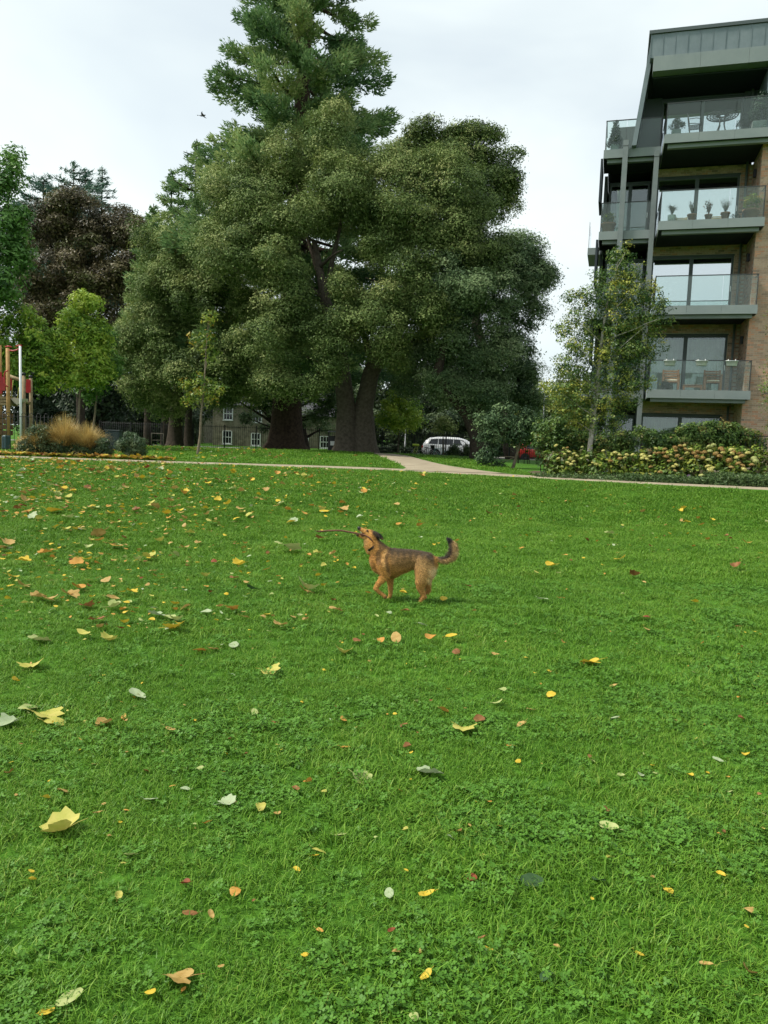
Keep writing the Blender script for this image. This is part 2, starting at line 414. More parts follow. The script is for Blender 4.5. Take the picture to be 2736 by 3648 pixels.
# ================================================================ the trees of this park
HOLM = leafmat('holm_oak_leaves', [(0.033,0.061,0.017), (0.081,0.131,0.035), (0.139,0.200,0.056), (0.220,0.277,0.086), (0.336,0.357,0.133)], rough=.6, trans=.15, pscale=.35, spec=.15, patch=.16)
HOLMD = leafmat('dark_holm_leaves', [(0.029,0.059,0.028), (0.073,0.129,0.054), (0.124,0.193,0.079), (0.185,0.259,0.112), (0.287,0.348,0.168)], rough=.6, trans=.12, pscale=.35, spec=.15, patch=.14)
REDW = leafmat('redwood_leaves', [(0.049,0.107,0.051), (0.105,0.193,0.078), (0.173,0.282,0.106), (0.288,0.376,0.143), (0.410,0.455,0.184)], rough=.6, trans=.28, pscale=.3, spec=.15, patch=.12)
COPP = leafmat('copper_leaves', [(0.035,0.034,0.018), (0.068,0.059,0.030), (0.111,0.087,0.042), (0.142,0.119,0.050), (0.115,0.140,0.048)], rough=.5, trans=.15, pscale=.4, patch=.15)
CEDAR = leafmat('cedar_needles', [(0.040,0.095,0.073), (0.069,0.148,0.111), (0.105,0.202,0.142), (0.152,0.243,0.173)], rough=.6, trans=.1, pscale=.4)
LIME = leafmat('light_green_leaves', [(0.070,0.152,0.019), (0.142,0.265,0.029), (0.242,0.385,0.045), (0.382,0.507,0.067), (0.544,0.589,0.094)], rough=.45, trans=.3, pscale=.7, patch=.15)
MIDG = leafmat('mid_green_leaves', [(0.036,0.100,0.023), (0.077,0.178,0.037), (0.127,0.265,0.052), (0.192,0.338,0.072)], rough=.45, trans=.25, pscale=.6)
YELL = leafmat('yellowing_leaves', [(0.060,0.125,0.020), (0.130,0.213,0.030), (0.240,0.312,0.045), (0.360,0.375,0.050), (0.420,0.250,0.030)], rough=.45, trans=.3, pscale=1.2, patch=.2)
BIRCH = leafmat('birch_leaves', [(0.031,0.078,0.020), (0.070,0.140,0.032), (0.122,0.211,0.044), (0.230,0.296,0.061), (0.432,0.421,0.073)], rough=.45, trans=.25, pscale=1.1, patch=.22)
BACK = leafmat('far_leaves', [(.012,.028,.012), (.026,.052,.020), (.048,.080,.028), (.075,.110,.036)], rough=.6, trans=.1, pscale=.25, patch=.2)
YG = leafmat('autumn_yellow_green', [(0.060,0.112,0.021), (0.128,0.192,0.031), (0.225,0.272,0.039), (0.360,0.352,0.065)], rough=.5, trans=.25, pscale=.5, patch=.2)

# central holm oak with the forked trunk
b = G(-1.75, 43.4); mb = MB()
flare_trunk(mb, (b.x - .45, b.y, b.z), [dat(748, 880, 43.3), dat(738, 800, 43.2), dat(728, 740, 43), dat(700, 640, 42.5), dat(680, 520, 42.5)], [.62, .52, .46, .42, .30, .14], flare=1.55)
flare_trunk(mb, (b.x + .42, b.y + .1, b.z), [dat(786, 880, 43.4), dat(800, 810, 43.3), dat(822, 760, 43), dat(870, 700, 42.5), dat(900, 590, 42.5)], [.66, .52, .46, .46, .30, .14], flare=1.5)
limb(mb, dat(804, 790, 43.3), dat(762, 735, 42.8), .22, .14, sag=-.9); limb(mb, dat(762, 735, 42.8), dat(700, 720, 42), .14, .06)
limb(mb, dat(822, 760, 43), dat(1010, 640, 42), .34, .1, sag=.4); limb(mb, dat(700, 640, 42.5), dat(560, 560, 43), .2, .06)
limb(mb, dat(728, 740, 43), dat(590, 690, 42.5), .22, .07, sag=.5); limb(mb, dat(700, 640, 42.5), dat(750, 420, 43), .2, .05)
limb(mb, dat(870, 700, 42.5), dat(960, 480, 42), .22, .05); limb(mb, dat(870, 700, 42.5), dat(820, 540, 42), .16, .05)
limb(mb, dat(690, 580, 42.5), dat(740, 540, 41), .12, .04); limb(mb, dat(880, 640, 42.5), dat(790, 600, 41), .1, .03)
limb(mb, dat(700, 640, 42.5), dat(640, 400, 44), .18, .05); limb(mb, dat(738, 800, 43.2), dat(660, 770, 42), .14, .05)
LA = lobes_px([(730,335,43,74),(640,352,44,66),(565,392,45,62),(828,362,43,62),(905,405,42,66),(965,425,41.5,66,1.0),(1030,475,42,54),
 (480,440,45,62),(560,480,42,70),(648,468,41,62),(735,425,41.5,66),(805,468,41,58),(880,485,40.5,66),(962,520,41,72),(1045,560,42,60),
 (590,580,41,70),(500,560,42,74),(640,605,41,38),(690,492,42,32),(740,640,40.5,24),(812,548,40.5,32),(846,655,40,36),(770,700,40,44),(838,705,39.5,44),
 (700,735,40,54),(905,600,40,58),(925,690,40,54),(640,690,41,70),(570,745,41,72),(602,825,41.5,46),(690,808,40.5,40),(838,752,40,30)])
tree('holm_oak', b, mb, m_bark, crown_from_lobes(LA, .105, 82, clump=.62, cl_density=.60, vary=.36, sub=7), HOLM, label='tall broad evergreen oak with forked trunk in the middle of the trees', cat='tree')
# left holm oak
b = G(-14.6, 53); mb = MB()
flare_trunk(mb, b, [dat(380, 900, 53), dat(385, 840, 52), dat(400, 700, 50)], [.5, .42, .36, .15])
limb(mb, dat(380, 905, 53), dat(418, 850, 52), .3, .2); limb(mb, dat(418, 850, 52), dat(480, 760, 48), .2, .06); limb(mb, dat(385, 840, 52), dat(310, 720, 49), .2, .06)
LB = lobes_px([(352,560,48,68),(330,640,48,68),(400,625,47,72),(480,655,46,76),(312,720,48,62),(392,745,47,72),(285,785,48,46),(335,825,48,44),(432,800,47,60),
 (505,790,46,62),(530,848,46,40),(296,858,48,36),(555,675,45,52),(420,545,47,62),(350,872,48,34),(470,860,47,40),(268,745,48,40)])
tree('holm_oak', b, mb, m_barkd, crown_from_lobes(LB, .115, 78, clump=.6, cl_density=.60, vary=.40, sub=6), HOLM, label='grey-green evergreen oak sweeping low behind the yellow sapling', cat='tree')
# right dark holm oak, leaning trunk
b = G(5.05, 41.8); mb = MB()
flare_trunk(mb, b, [dat(1028, 945, 41.8), dat(1012, 900, 41.7), dat(985, 862, 41.5), dat(945, 810, 41.2), dat(980, 660, 41)], [.42, .36, .34, .32, .28, .12], flare=1.25)
limb(mb, dat(1020, 925, 41.7), dat(1060, 800, 42), .26, .12); limb(mb, dat(1060, 800, 42), dat(1110, 640, 43), .16, .05); limb(mb, dat(985, 870, 41.5), dat(920, 790, 42), .16, .06)
LC = lobes_px([(1078,560,43,68),(1128,600,43.5,60),(1125,545,44,42),(1050,645,41.5,72),(1135,680,43.5,44),(982,760,41.5,66),(1062,742,42,72),(1112,765,43,48),
 (1105,840,43,48),(1040,850,42,52),(968,850,42.5,46),(915,785,42.5,44),(960,605,41,56),(1012,505,42.5,50),(940,665,40.8,46),(1000,655,40.5,54),(1150,590,44,40),(1130,870,43,30),(1150,800,43.5,26),(1015,560,42.5,50),(890,840,43,30)])
tree('holm_oak', b, mb, m_barkd, crown_from_lobes(LC, .11, 100, clump=.6, cl_density=.64, vary=.38, sub=6), HOLMD, label='dense dark evergreen oak with leaning trunk above the white car', cat='tree')
# tree behind on the right
b = G(9.6, 58); mb = MB(); flare_trunk(mb, b, [dat(1030, 700, 60), dat(1010, 500, 60), dat(1000, 340, 60)], [.4, .35, .28, .08], flare=1.3)
limb(mb, dat(988, 560, 60), dat(1060, 400, 60), .2, .05); limb(mb, dat(988, 560, 60), dat(915, 330, 60), .2, .05)
LD = lobes_px([(922,302,60,44),(1030,312,60,46),(1072,375,60,46),(1065,455,60,46),(985,345,60,46),(885,335,60,34),(1030,410,59,60),(960,400,59,60),(1090,410,60,28),(1000,285,60,24)])
tree('oak_tree', b, mb, m_barkd, crown_from_lobes(LD, .15, 52, clump=.66, cl_density=.46, vary=.4, sub=8, bias=-.12), HOLM, label='dark tree crown rising behind the right shoulder of the tall oak', cat='tree')

def conifer(name, base, lean, height, env, nb, z0, leaf, bark, lmat, r0, per=70, clump=.7, droop=.25, upturn=.35, aspect=.3, start=.4, **kw):
    """trunk with whorls of drooping limbs whose outer part carries tufts; env = [(z above base, reach)]"""
    base = V(base); mb = MB(); lean = V(lean)
    tp = lambda z: base + V((0, 0, z)) + lean * z
    zz = [i / 10 * height for i in range(1, 11)]
    flare_trunk(mb, base, [tp(z) for z in zz], [r0] + [max(.03, r0 * (1 - z / height) ** .75 * .95) for z in zz], flare=1.7, n=12)
    C = []; Vv = []; R = []
    ez = [e[0] for e in env]; er = [e[1] for e in env]
    for i in range(nb):
        z = z0 + (height - z0) * ((i + random.random()) / nb) ** 1.05; an = i * 2.39996 + random.uniform(-.4, .4)
        Ln = float(np.interp(z, ez, er)) * random.uniform(.62, 1.12)
        d = V((math.cos(an), math.sin(an), 0)); p0 = tp(z); pts = []
        k = 6
        for j in range(k + 1):
            f = j / k; pts.append(p0 + d * Ln * f + V((0, 0, Ln * (-droop * f * 1.4 + upturn * f * f))))
        rb = max(.02, .045 + .011 * Ln) * (1.6 if random.random() < .2 else 1)
        mb.tube(pts, [rb * (1 - .8 * j / k) for j in range(k + 1)], 5)
        ncl = max(3, int(Ln * (1 - start) * 3.0 / clump)); tone = random.gauss(.5, .14)
        for j in range(ncl):
            f = start + (1.04 - start) * (j + random.random()) / ncl; f = min(f, 1.03)
            q = p0 + d * Ln * f + V((0, 0, Ln * (-droop * f * 1.4 + upturn * f * f)))
            sd = V((-d.y, d.x, 0)) * random.gauss(0, .22) * Ln * .55 * (.4 + f * .6)
            C.append(q + sd + V((0, 0, random.uniform(-.35, .1) * clump))); R.append(clump * random.uniform(.5, 1.2) * (.55 + .45 * min(1, Ln / 4))); Vv.append(tone + random.gauss(0, .1))
    C = np.array(C); R = np.array(R); Vv = np.array(Vv)
    cnt = np.maximum(8, (per * R ** 2 * 4).astype(int)); idx = np.repeat(np.arange(len(C)), cnt); n = len(idx)
    d = sphere_pts(n); P = C[idx] + d * R[idx][:, None] * (1 - .6 * rng.random((n, 1))) * np.array([1, 1, .8])
    out = P - np.array(base); out[:, 2] = 0; out /= np.linalg.norm(out, axis=1, keepdims=True) + 1e-6
    # tufts: leaves run outwards and up or hang down
    t = out * .7 + d * .5 + np.array([0, 0, .25]) + rng.normal(0, .35, (n, 3)); t /= np.linalg.norm(t, axis=1, keepdims=True)
    b_ = np.cross(t, rng.normal(size=(n, 3))); b_ /= np.linalg.norm(b_, axis=1, keepdims=True)
    s = (leaf * rng.uniform(.6, 1.4, n))[:, None]
    v = np.stack([P - t*s*.5 - b_*s*aspect*.5, P - t*s*.5 + b_*s*aspect*.5, P + t*s*.6], 1).reshape(-1, 3)
    return tree(name, base, mb, bark, (v, np.arange(3*n).reshape(n, 3), np.clip(Vv[idx] + rng.normal(0, .12, n), 0, 1)), lmat, **kw)
conifer('giant_redwood', G(-6.75, 51.4), (.026, 0, 0), 37, [(4, 6.5), (10, 8.4), (15, 8.0), (18, 7.2), (21, 5.4), (25, 5.2), (29, 3.9), (32, 2.9), (35, 1.9), (37, .5)], 150, 6.0, .24, m_barkr, REDW, 1.05,
        per=84, clump=.80, droop=.30, upturn=.36, aspect=.42, start=.42, label='giant redwood towering over the oaks with its top out of frame', cat='tree')
# copper-leaved tree and the conifers behind it at the left
b = G(-24.5, 62); mb = MB(); flare_trunk(mb, b, [dat(170, 780, 62), dat(172, 640, 62), dat(175, 480, 62)], [.3, .28, .22, .08], flare=1.3)
for x, y in ((100, 500), (240, 490), (130, 600), (250, 590)): limb(mb, dat(172, 690, 62), dat(x, y, 61), .2, .04)
LF = lobes_px([(305,520,62,44),(318,580,61,40),(105,504,62,55),(172,474,62,53),(240,489,62,47),(292,516,62,30),(122,589,61,66),(200,574,60,68),(272,594,61,43),(92,655,61,57),(172,665,60,68),(250,655,61,45),(205,740,60,58),(110,737,60,51),(262,715,61,38)])
tree('copper_beech', b, mb, m_barkd, crown_from_lobes(LF, .2, 36, clump=.75, cl_density=.45, vary=.5, sub=6), COPP, label='brown-purple copper-leaved tree beside the green trees', cat='tree')
for x, top, Yd, rr, lb in ((160, 348, 74, 4.6, 'dark cedar top with spreading boughs above the copper tree'), (222, 362, 76, 2.2, 'thin pointed conifer top above the copper tree, nearest the redwood'), (95, 385, 72, 4.2, 'flat-boughed conifer behind the copper tree, at its outer side'), (186, 366, 75, 1.8, 'slim conifer spire beside the cedar top above the copper tree')):
    t = dat(x, top, Yd); g0 = V((t.x - .8, t.y, gzf(t.x, t.y))); h = t.z - g0.z
    conifer('cedar', g0, (.8 / h, 0, 0), h, [(h*.4, rr*1.8), (h*.75, rr*1.25), (h*.92, rr*.62), (h, .15)], 60, h*.5, .36, m_barkd, CEDAR, .35, per=24, clump=.55, droop=-.12, upturn=.02, aspect=.22, start=.25, label=lb, cat='tree')
for x, top, Yd, rr, lb in ((372, 372, 57, 2.0, 'pointed conifer top at the left shoulder of the redwood'), (332, 440, 58, 1.6, 'small conifer tip between the copper tree and the oaks'), (425, 300, 56, 2.6, 'conifer rising close against the left side of the redwood')):
    t = dat(x, top, Yd); g0 = V((t.x - .4, t.y, gzf(t.x, t.y))); h = t.z - g0.z
    conifer('conifer', g0, (.4 / h, 0, 0), h, [(h*.3, rr*1.7), (h*.7, rr*1.2), (h*.9, rr*.6), (h, .15)], 64, h*.3, .26, m_barkd, REDW, .3, per=48, clump=.6, droop=.1, upturn=.2, aspect=.4, start=.2, label=lb, cat='tree')
# green trees at the left edge
b = G(-18.6, 36); mb = MB(); flare_trunk(mb, b, [dat(-40, 700, 36), dat(-30, 520, 36), dat(10, 370, 36)], [.22, .18, .12, .03])
for x, y in ((30, 340), (20, 560), (30, 470), (-60, 480)): limb(mb, dat(-34, 620, 36), dat(x, y, 36), .08, .02)
LH = lobes_px([(-20,430,36,52),(8,385,36,30),(30,343,36,12),(38,372,36,14),(-12,520,36,62),(22,560,36,40),(8,620,36,46),(40,535,36,22),(-50,620,36,60),(28,470,36,28)])
tree('maple_tree', b, mb, m_bark, crown_from_lobes(LH, .17, 40, clump=.42, cl_density=.6, vary=.4), MIDG, label='mid green leafy tree cut by the left edge, above the playground', cat='tree')
m_pale = mat('young_bark', (.17, .135, .095), .9, (.26, .21, .15), scale=9, bump=.3, spec=.1)
def small_tree(name, bx, by, Yd, rows, lm, leaf=.12, per=70, clump=.34, r=.06, bark=None, ndens=.6, vary=.45, top=None, bias=0.0, tbase=None, **kw):
    p = dat(bx, by, Yd); b = V((p.x, p.y, gzf(p.x, p.y))); mb = MB(); lo = lobes_px(rows)
    tops = sorted(rows, key=lambda q: q[1])[0]; t = dat(*(top or tops[:2]), Yd)
    pts = [b.lerp(t, f) + V((random.uniform(-.03, .03), 0, 0)) for f in (0, .15, .3, .5, .75, 1)]
    mb.tube([pts[0] + V((0, 0, -.15))] + pts, [r*1.25, r*1.15, r, r*.9, r*.65, r*.4, r*.12], 8)
    for c, rx, rz in lo:
        c = V(c); f = max(.22, min(.9, (c.z - b.z) / max(.1, t.z - b.z) - .12)); limb(mb, b.lerp(t, f), c, r*.4, r*.1, n=5, k=4)
    return tree(name, b, mb, bark or m_bark, crown_from_lobes(lo, leaf, per, clump=clump, cl_density=ndens, vary=vary, bias=bias), lm, **kw)
small_tree('young_tree', 168, 950, 38, [(182,660,38,26),(165,700,38,36),(200,722,38,34),(148,750,38,44),(196,780,38,42),(162,812,38,36),(214,812,38,24),(130,790,38,26)], LIME, leaf=.15, bias=.06, bark=m_pale, label='young light green tree with a bare stem behind the tawny grass', cat='tree')
small_tree('young_tree', 60, 950, 37.2, [(42,690,37,30),(82,722,37,30),(20,750,37,42),(90,772,37,32),(58,802,37,36),(-20,700,37,40),(-5,800,37,40),(100,820,37,26)], LIME, leaf=.15, bias=-.12, label='light green young tree behind the playground posts', cat='tree')
small_tree('young_tree', 197, 955, 40.5, [(220,740,40.5,28),(230,792,40.5,34),(205,832,40.5,26),(188,850,40.5,20)], MIDG, leaf=.15, bark=m_pale, label='slim darker green young tree just behind the light green one', cat='tree')
small_tree('sapling', 428, 977, 33.4, [(452,690,33.4,13),(436,735,33.4,24),(448,768,33.4,18),(436,830,33.4,24),(405,850,33.4,24),(468,848,33.4,24),(432,866,33.4,22)], YELL, leaf=.12, per=48, clump=.24, r=.055, ndens=.27, vary=.6, bias=-.1, bark=m_pale, label='yellowing sapling with a thin bare stem on the grass behind the path', cat='tree')
small_tree('young_tree', 858, 995, 52, [(866,832,52,8),(862,852,52,17),(848,878,52,22),(884,880,52,20),(836,902,52,22),(868,908,52,30),(896,908,52,20)], LIME, leaf=.15, per=52, clump=.36, label='small cone-shaped yellow-green tree in front of the far railings', cat='tree', bias=.15)
small_tree('olive_tree', 957, 985, 53, [(957,912,53,12),(946,924,53,13),(969,922,53,13)], HOLM, leaf=.15, per=40, clump=.3, label='small round grey-green tree behind the white car', cat='tree', bias=.2)
small_tree('shrub_tree', 1108, 1010, 31, [(1090,905,31,28),(1052,915,31,24),(1122,922,31,22),(1065,945,31,24),(1110,945,31,20),(1050,985,31,18),(1075,1000,31,14),(1136,900,31,14)], HOLMD, leaf=.11, per=120, clump=.28, r=.06, bark=m_pale, label='dark multi-stemmed shrub between the two parked cars', cat='shrub', bias=-.32)
# trees beyond the road
def far_tree(bx, Yd, rows, lm, lb, leaf=.34, per=9, clump=1.0, bias=0.0):
    p = dat(bx, 960, Yd); b = V((p.x, p.y, gzf(p.x, p.y))); mb = MB(); lo = lobes_px(rows); t = V(lo[0][0])
    flare_trunk(mb, b, [b.lerp(t, .5), t], [.35, .25, .06], n=8)
    for c, rx, rz in lo[1:]: limb(mb, b.lerp(t, .45), c, .14, .04, n=5, k=4)
    tree('background_tree', b, mb, m_barkd, crown_from_lobes(lo, leaf, per, clump=clump, cl_density=.6, vary=.5, bias=bias), lm, label=lb, cat='tree', group='trees beyond the road')
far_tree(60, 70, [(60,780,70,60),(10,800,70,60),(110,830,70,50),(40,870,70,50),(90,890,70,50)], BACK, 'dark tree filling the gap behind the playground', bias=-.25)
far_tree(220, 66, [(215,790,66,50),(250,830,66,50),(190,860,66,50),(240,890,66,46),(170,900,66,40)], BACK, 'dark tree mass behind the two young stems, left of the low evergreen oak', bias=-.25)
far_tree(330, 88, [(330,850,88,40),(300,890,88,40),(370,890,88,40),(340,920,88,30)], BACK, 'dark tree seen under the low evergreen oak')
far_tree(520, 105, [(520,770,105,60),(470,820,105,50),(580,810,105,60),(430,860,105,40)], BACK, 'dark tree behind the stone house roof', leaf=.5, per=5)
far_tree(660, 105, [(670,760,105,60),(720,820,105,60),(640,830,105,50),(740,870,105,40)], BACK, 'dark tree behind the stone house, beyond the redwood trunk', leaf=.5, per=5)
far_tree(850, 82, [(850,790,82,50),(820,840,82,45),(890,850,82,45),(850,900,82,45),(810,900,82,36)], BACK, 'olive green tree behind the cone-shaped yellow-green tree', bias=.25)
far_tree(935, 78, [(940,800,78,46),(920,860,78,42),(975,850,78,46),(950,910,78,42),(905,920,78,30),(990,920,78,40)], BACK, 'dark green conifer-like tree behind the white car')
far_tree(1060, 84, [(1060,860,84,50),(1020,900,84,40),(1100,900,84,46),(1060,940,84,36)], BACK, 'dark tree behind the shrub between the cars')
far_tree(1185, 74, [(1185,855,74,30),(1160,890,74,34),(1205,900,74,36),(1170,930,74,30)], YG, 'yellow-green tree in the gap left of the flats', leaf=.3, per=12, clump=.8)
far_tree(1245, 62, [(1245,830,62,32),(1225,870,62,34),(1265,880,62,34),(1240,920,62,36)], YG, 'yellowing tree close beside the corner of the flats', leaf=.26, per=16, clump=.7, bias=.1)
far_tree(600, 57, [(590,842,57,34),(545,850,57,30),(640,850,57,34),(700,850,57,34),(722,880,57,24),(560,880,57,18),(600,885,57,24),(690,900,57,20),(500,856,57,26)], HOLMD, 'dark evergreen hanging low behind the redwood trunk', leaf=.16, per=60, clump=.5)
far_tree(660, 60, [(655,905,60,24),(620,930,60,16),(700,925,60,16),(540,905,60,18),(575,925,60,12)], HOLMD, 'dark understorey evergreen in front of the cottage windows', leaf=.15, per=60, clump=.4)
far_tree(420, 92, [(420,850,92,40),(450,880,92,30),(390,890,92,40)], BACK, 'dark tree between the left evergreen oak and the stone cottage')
for i_, (x_, h_) in enumerate(((-120, 860), (130, 850), (270, 870), (760, 840), (1000, 850), (1130, 880), (1300, 860))):
    far_tree(x_, 130, [(x_, h_, 130, 60), (x_ - 50, h_ + 45, 130, 50), (x_ + 55, h_ + 45, 130, 50), (x_ + 5, h_ + 70, 130, 45)], BACK, ['distant tree beyond the playground', 'distant tree in the gap by the young trees', 'distant tree under the low evergreen oak branches', 'distant tree behind the forked trunk', 'distant tree above the white car roof', 'distant tree behind the red car', 'distant tree behind the birch'][i_], leaf=.7, per=2.5, clump=1.6)
# birch in front of the flats
def birch():
    Yd = 25.6; p = dat(1272, 1000, Yd); b = V((p.x, p.y, gzf(p.x, p.y))); mb = MB()
    way = [(1275,960),(1283,900),(1290,850),(1293,800),(1299,740),(1306,690),(1320,620),(1336,560)]
    P = [b + V((0, 0, -.15)), b] + [dat(x, y, Yd) for x, y in way]
    mb.tube(P, [.10, .095, .085, .075, .07, .06, .05, .042, .03, .012], 9)
    br = [((1290,850),(1225,800)),((1293,800),(1400,700)),((1290,850),(1400,800)),((1299,740),(1230,680)),((1306,690),(1390,610)),((1299,740),(1420,690)),((1283,900),(1350,850)),((1283,900),(1215,850)),((1293,800),(1240,740)),((1320,620),(1350,545)),((1320,620),(1280,590)),((1275,930),(1230,900)),((1306,690),(1260,640)),((1290,850),(1210,730))]
    for a, c in br: limb(mb, dat(*a, Yd), dat(*c, Yd + random.uniform(-.8, .8)), .026, .006, n=5, k=5)
    rows = [(1340,560,Yd,30),(1318,600,Yd,35),(1360,600,Yd,38),(1300,640,Yd,40),(1350,650,Yd,49),(1395,640,Yd,35),(1270,640,Yd,27),(1235,650,Yd,22),(1255,690,Yd,38),(1310,700,Yd,49),(1370,700,Yd,51),(1415,690,Yd,38),(1215,710,Yd,24),(1240,750,Yd,38),(1290,760,Yd,46),(1345,760,Yd,49),(1395,755,Yd,43),(1220,790,Yd,30),(1260,810,Yd,38),(1320,820,Yd,46),(1375,815,Yd,40),(1245,850,Yd,40),(1300,870,Yd,38),(1350,860,Yd,35),(1225,890,Yd,32),(1270,910,Yd,35),(1320,910,Yd,30),(1205,850,Yd,22),(1430,660,Yd,16)]
    tree('birch_tree', b, mb, mat('birch_bark', (.30, .27, .22), .8, (.52, .48, .42), scale=9, bump=.3), crown_from_lobes(lobes_px(rows), 0.056, 150, clump=.15, cl_density=.34, vary=.75, vol=True, sprig=.5, bias=-.06, flat=.9, aspect=.8), BIRCH, label='slender pale-barked birch with small yellowing leaves before the flats', cat='tree')
birch()
small_tree('birch_tree', 1720, 1040, 24.5, [(1668,812,24.5,16),(1662,850,24.5,14),(1675,880,24.5,24),(1700,780,24.5,40),(1720,860,24.5,40),(1700,700,24.5,40),(1652,840,24.5,8),(1690,930,24.5,30)], BIRCH, leaf=.058, per=62, clump=.2, ndens=.5, r=.05, label='birch twigs reaching in at the right edge over the brick wall', cat='tree')
# ================================================================ block of flats
YAW = math.radians(16.2)
BU = V((math.cos(YAW), -math.sin(YAW), 0)); BN = V((-math.sin(YAW), -math.cos(YAW), 0)); BZ = V((0, 0, 1))
BO = at(2640, 1500, 28.4); BO.z = 0
BF = (BO, BU, BN, BZ)
def bp(u, n, z): return BO + BU * u + BN * n + BZ * z
def bu(x, y, n):
    d = ray(x, y); c = V((0, 0, CAMZ)); t = ((BO - c).dot(BN) + n) / d.dot(BN); p = c + d * t
    return (p - BO).dot(BU), p.z
FL = [.66, 3.82, 6.84, 9.85, 12.87]
m_zinc = mat('zinc_cladding', (.150, .190, .200), .5, (.19, .23, .24), scale=2.2, metal=.25, spec=.4)
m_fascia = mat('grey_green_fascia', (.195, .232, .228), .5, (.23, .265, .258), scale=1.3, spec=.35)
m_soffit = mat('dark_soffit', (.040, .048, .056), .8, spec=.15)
m_frame = mat('window_frame_grey', (.080, .100, .102), .45, spec=.35)
m_steel = mat('steel_post_grey', (.155, .185, .185), .5, (.19, .215, .215), scale=3, spec=.35)
m_rail = mat('rail_dark', (.055, .062, .060), .4, metal=.4)
m_glass = glass_mat('balustrade_glass', (.90, .96, .94), .055)
m_mortar = mat('mortar', (.52, .46, .36), .95, (.62, .56, .45), scale=12, spec=.1)
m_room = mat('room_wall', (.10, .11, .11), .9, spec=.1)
m_curt = mat('curtain_pale', (.58, .68, .58), .9, (.70, .78, .68), scale=4, spec=.1)
def pane_mat(name, refl, tint=(.5,.56,.55)):
    if name in MATS: return MATS[name]
    m = bpy.data.materials.new(name); m.use_nodes = True; t = m.node_tree; t.nodes.remove(t.nodes['Principled BSDF']); out = t.nodes['Material Output']
    tp = N(t, 'ShaderNodeBsdfTransparent'); tp.inputs['Color'].default_value = (*tint, 1)
    gl = N(t, 'ShaderNodeBsdfGlossy', in_Roughness=.015); gl.inputs['Color'].default_value = (.9, .95, 1, 1)
    lw = N(t, 'ShaderNodeFresnel', in_IOR=1.5); ad = N(t, 'ShaderNodeMath', operation='ADD', use_clamp=True); ad.inputs[1].default_value = refl
    ms = N(t, 'ShaderNodeMixShader'); k = t.links.new
    k(lw.outputs[0], ad.inputs[0]); k(ad.outputs[0], ms.inputs['Fac']); k(tp.outputs[0], ms.inputs[1]); k(gl.outputs[0], ms.inputs[2]); k(ms.outputs[0], out.inputs['Surface'])
    MATS[name] = m; return m
m_pane = pane_mat('window_glass_coated', .60); m_pane_low = pane_mat('window_glass_clear', .05, (.84, .90, .86))
def brick_mat():
    m = bpy.data.materials.new('brick_mixed_buff'); m.use_nodes = True; t = m.node_tree; b = t.nodes['Principled BSDF']; k = t.links.new
    a = N(t, 'ShaderNodeAttribute', attribute_name='v'); r = N(t, 'ShaderNodeValToRGB'); e = r.color_ramp.elements
    cols = [(0.249,0.189,0.160), (0.382,0.266,0.198), (0.500,0.342,0.251), (0.588,0.420,0.305), (0.528,0.280,0.182), (0.616,0.336,0.220)]
    while len(e) < len(cols): e.new(.5)
    for i, c in enumerate(cols): e[i].position = i / (len(cols) - 1); e[i].color = (*c, 1)
    g = N(t, 'ShaderNodeNewGeometry'); n = N(t, 'ShaderNodeTexNoise', in_Scale=18.0, in_Detail=4.0)
    mr = N(t, 'ShaderNodeMapRange'); mr.inputs['To Min'].default_value = .7; mr.inputs['To Max'].default_value = 1.3
    mx = N(t, 'ShaderNodeMix', data_type='RGBA', blend_type='MULTIPLY'); mx.inputs['Factor'].default_value = 1
    k(a.outputs['Fac'], r.inputs['Fac']); k(g.outputs['Position'], n.inputs['Vector']); k(n.outputs['Fac'], mr.inputs['Value'])
    k(r.outputs['Color'], mx.inputs['A']); k(mr.outputs['Result'], mx.inputs['B']); k(mx.outputs['Result'], b.inputs['Base Color'])
    b.inputs['Roughness'].default_value = .9; b.inputs['Specular IOR Level'].default_value = .15
    bpn = N(t, 'ShaderNodeBump', in_Strength=.5, in_Distance=.01); k(n.outputs['Fac'], bpn.inputs['Height']); k(bpn.outputs['Normal'], b.inputs['Normal'])
    return m
m_brick = brick_mat()
flats = empty('apartment_building', bp(-2, 0, .6), label='modern brick block of flats with glass balconies and grey zinc top', cat='building')
FP = V(flats.location)
def B(name, mbx, mt, parent=None, **kw):
    """build a part under the flats (or under one of its parts): geometry is in world space"""
    me = mbx.mesh(name); me.transform(Matrix.Translation(-FP)); return link(name, me, mt, parent or flats, **kw)
bx = lambda u0, u1, n0, n1, z0, z1: MB().box(u0, u1, n0, n1, z0, z1, BF)
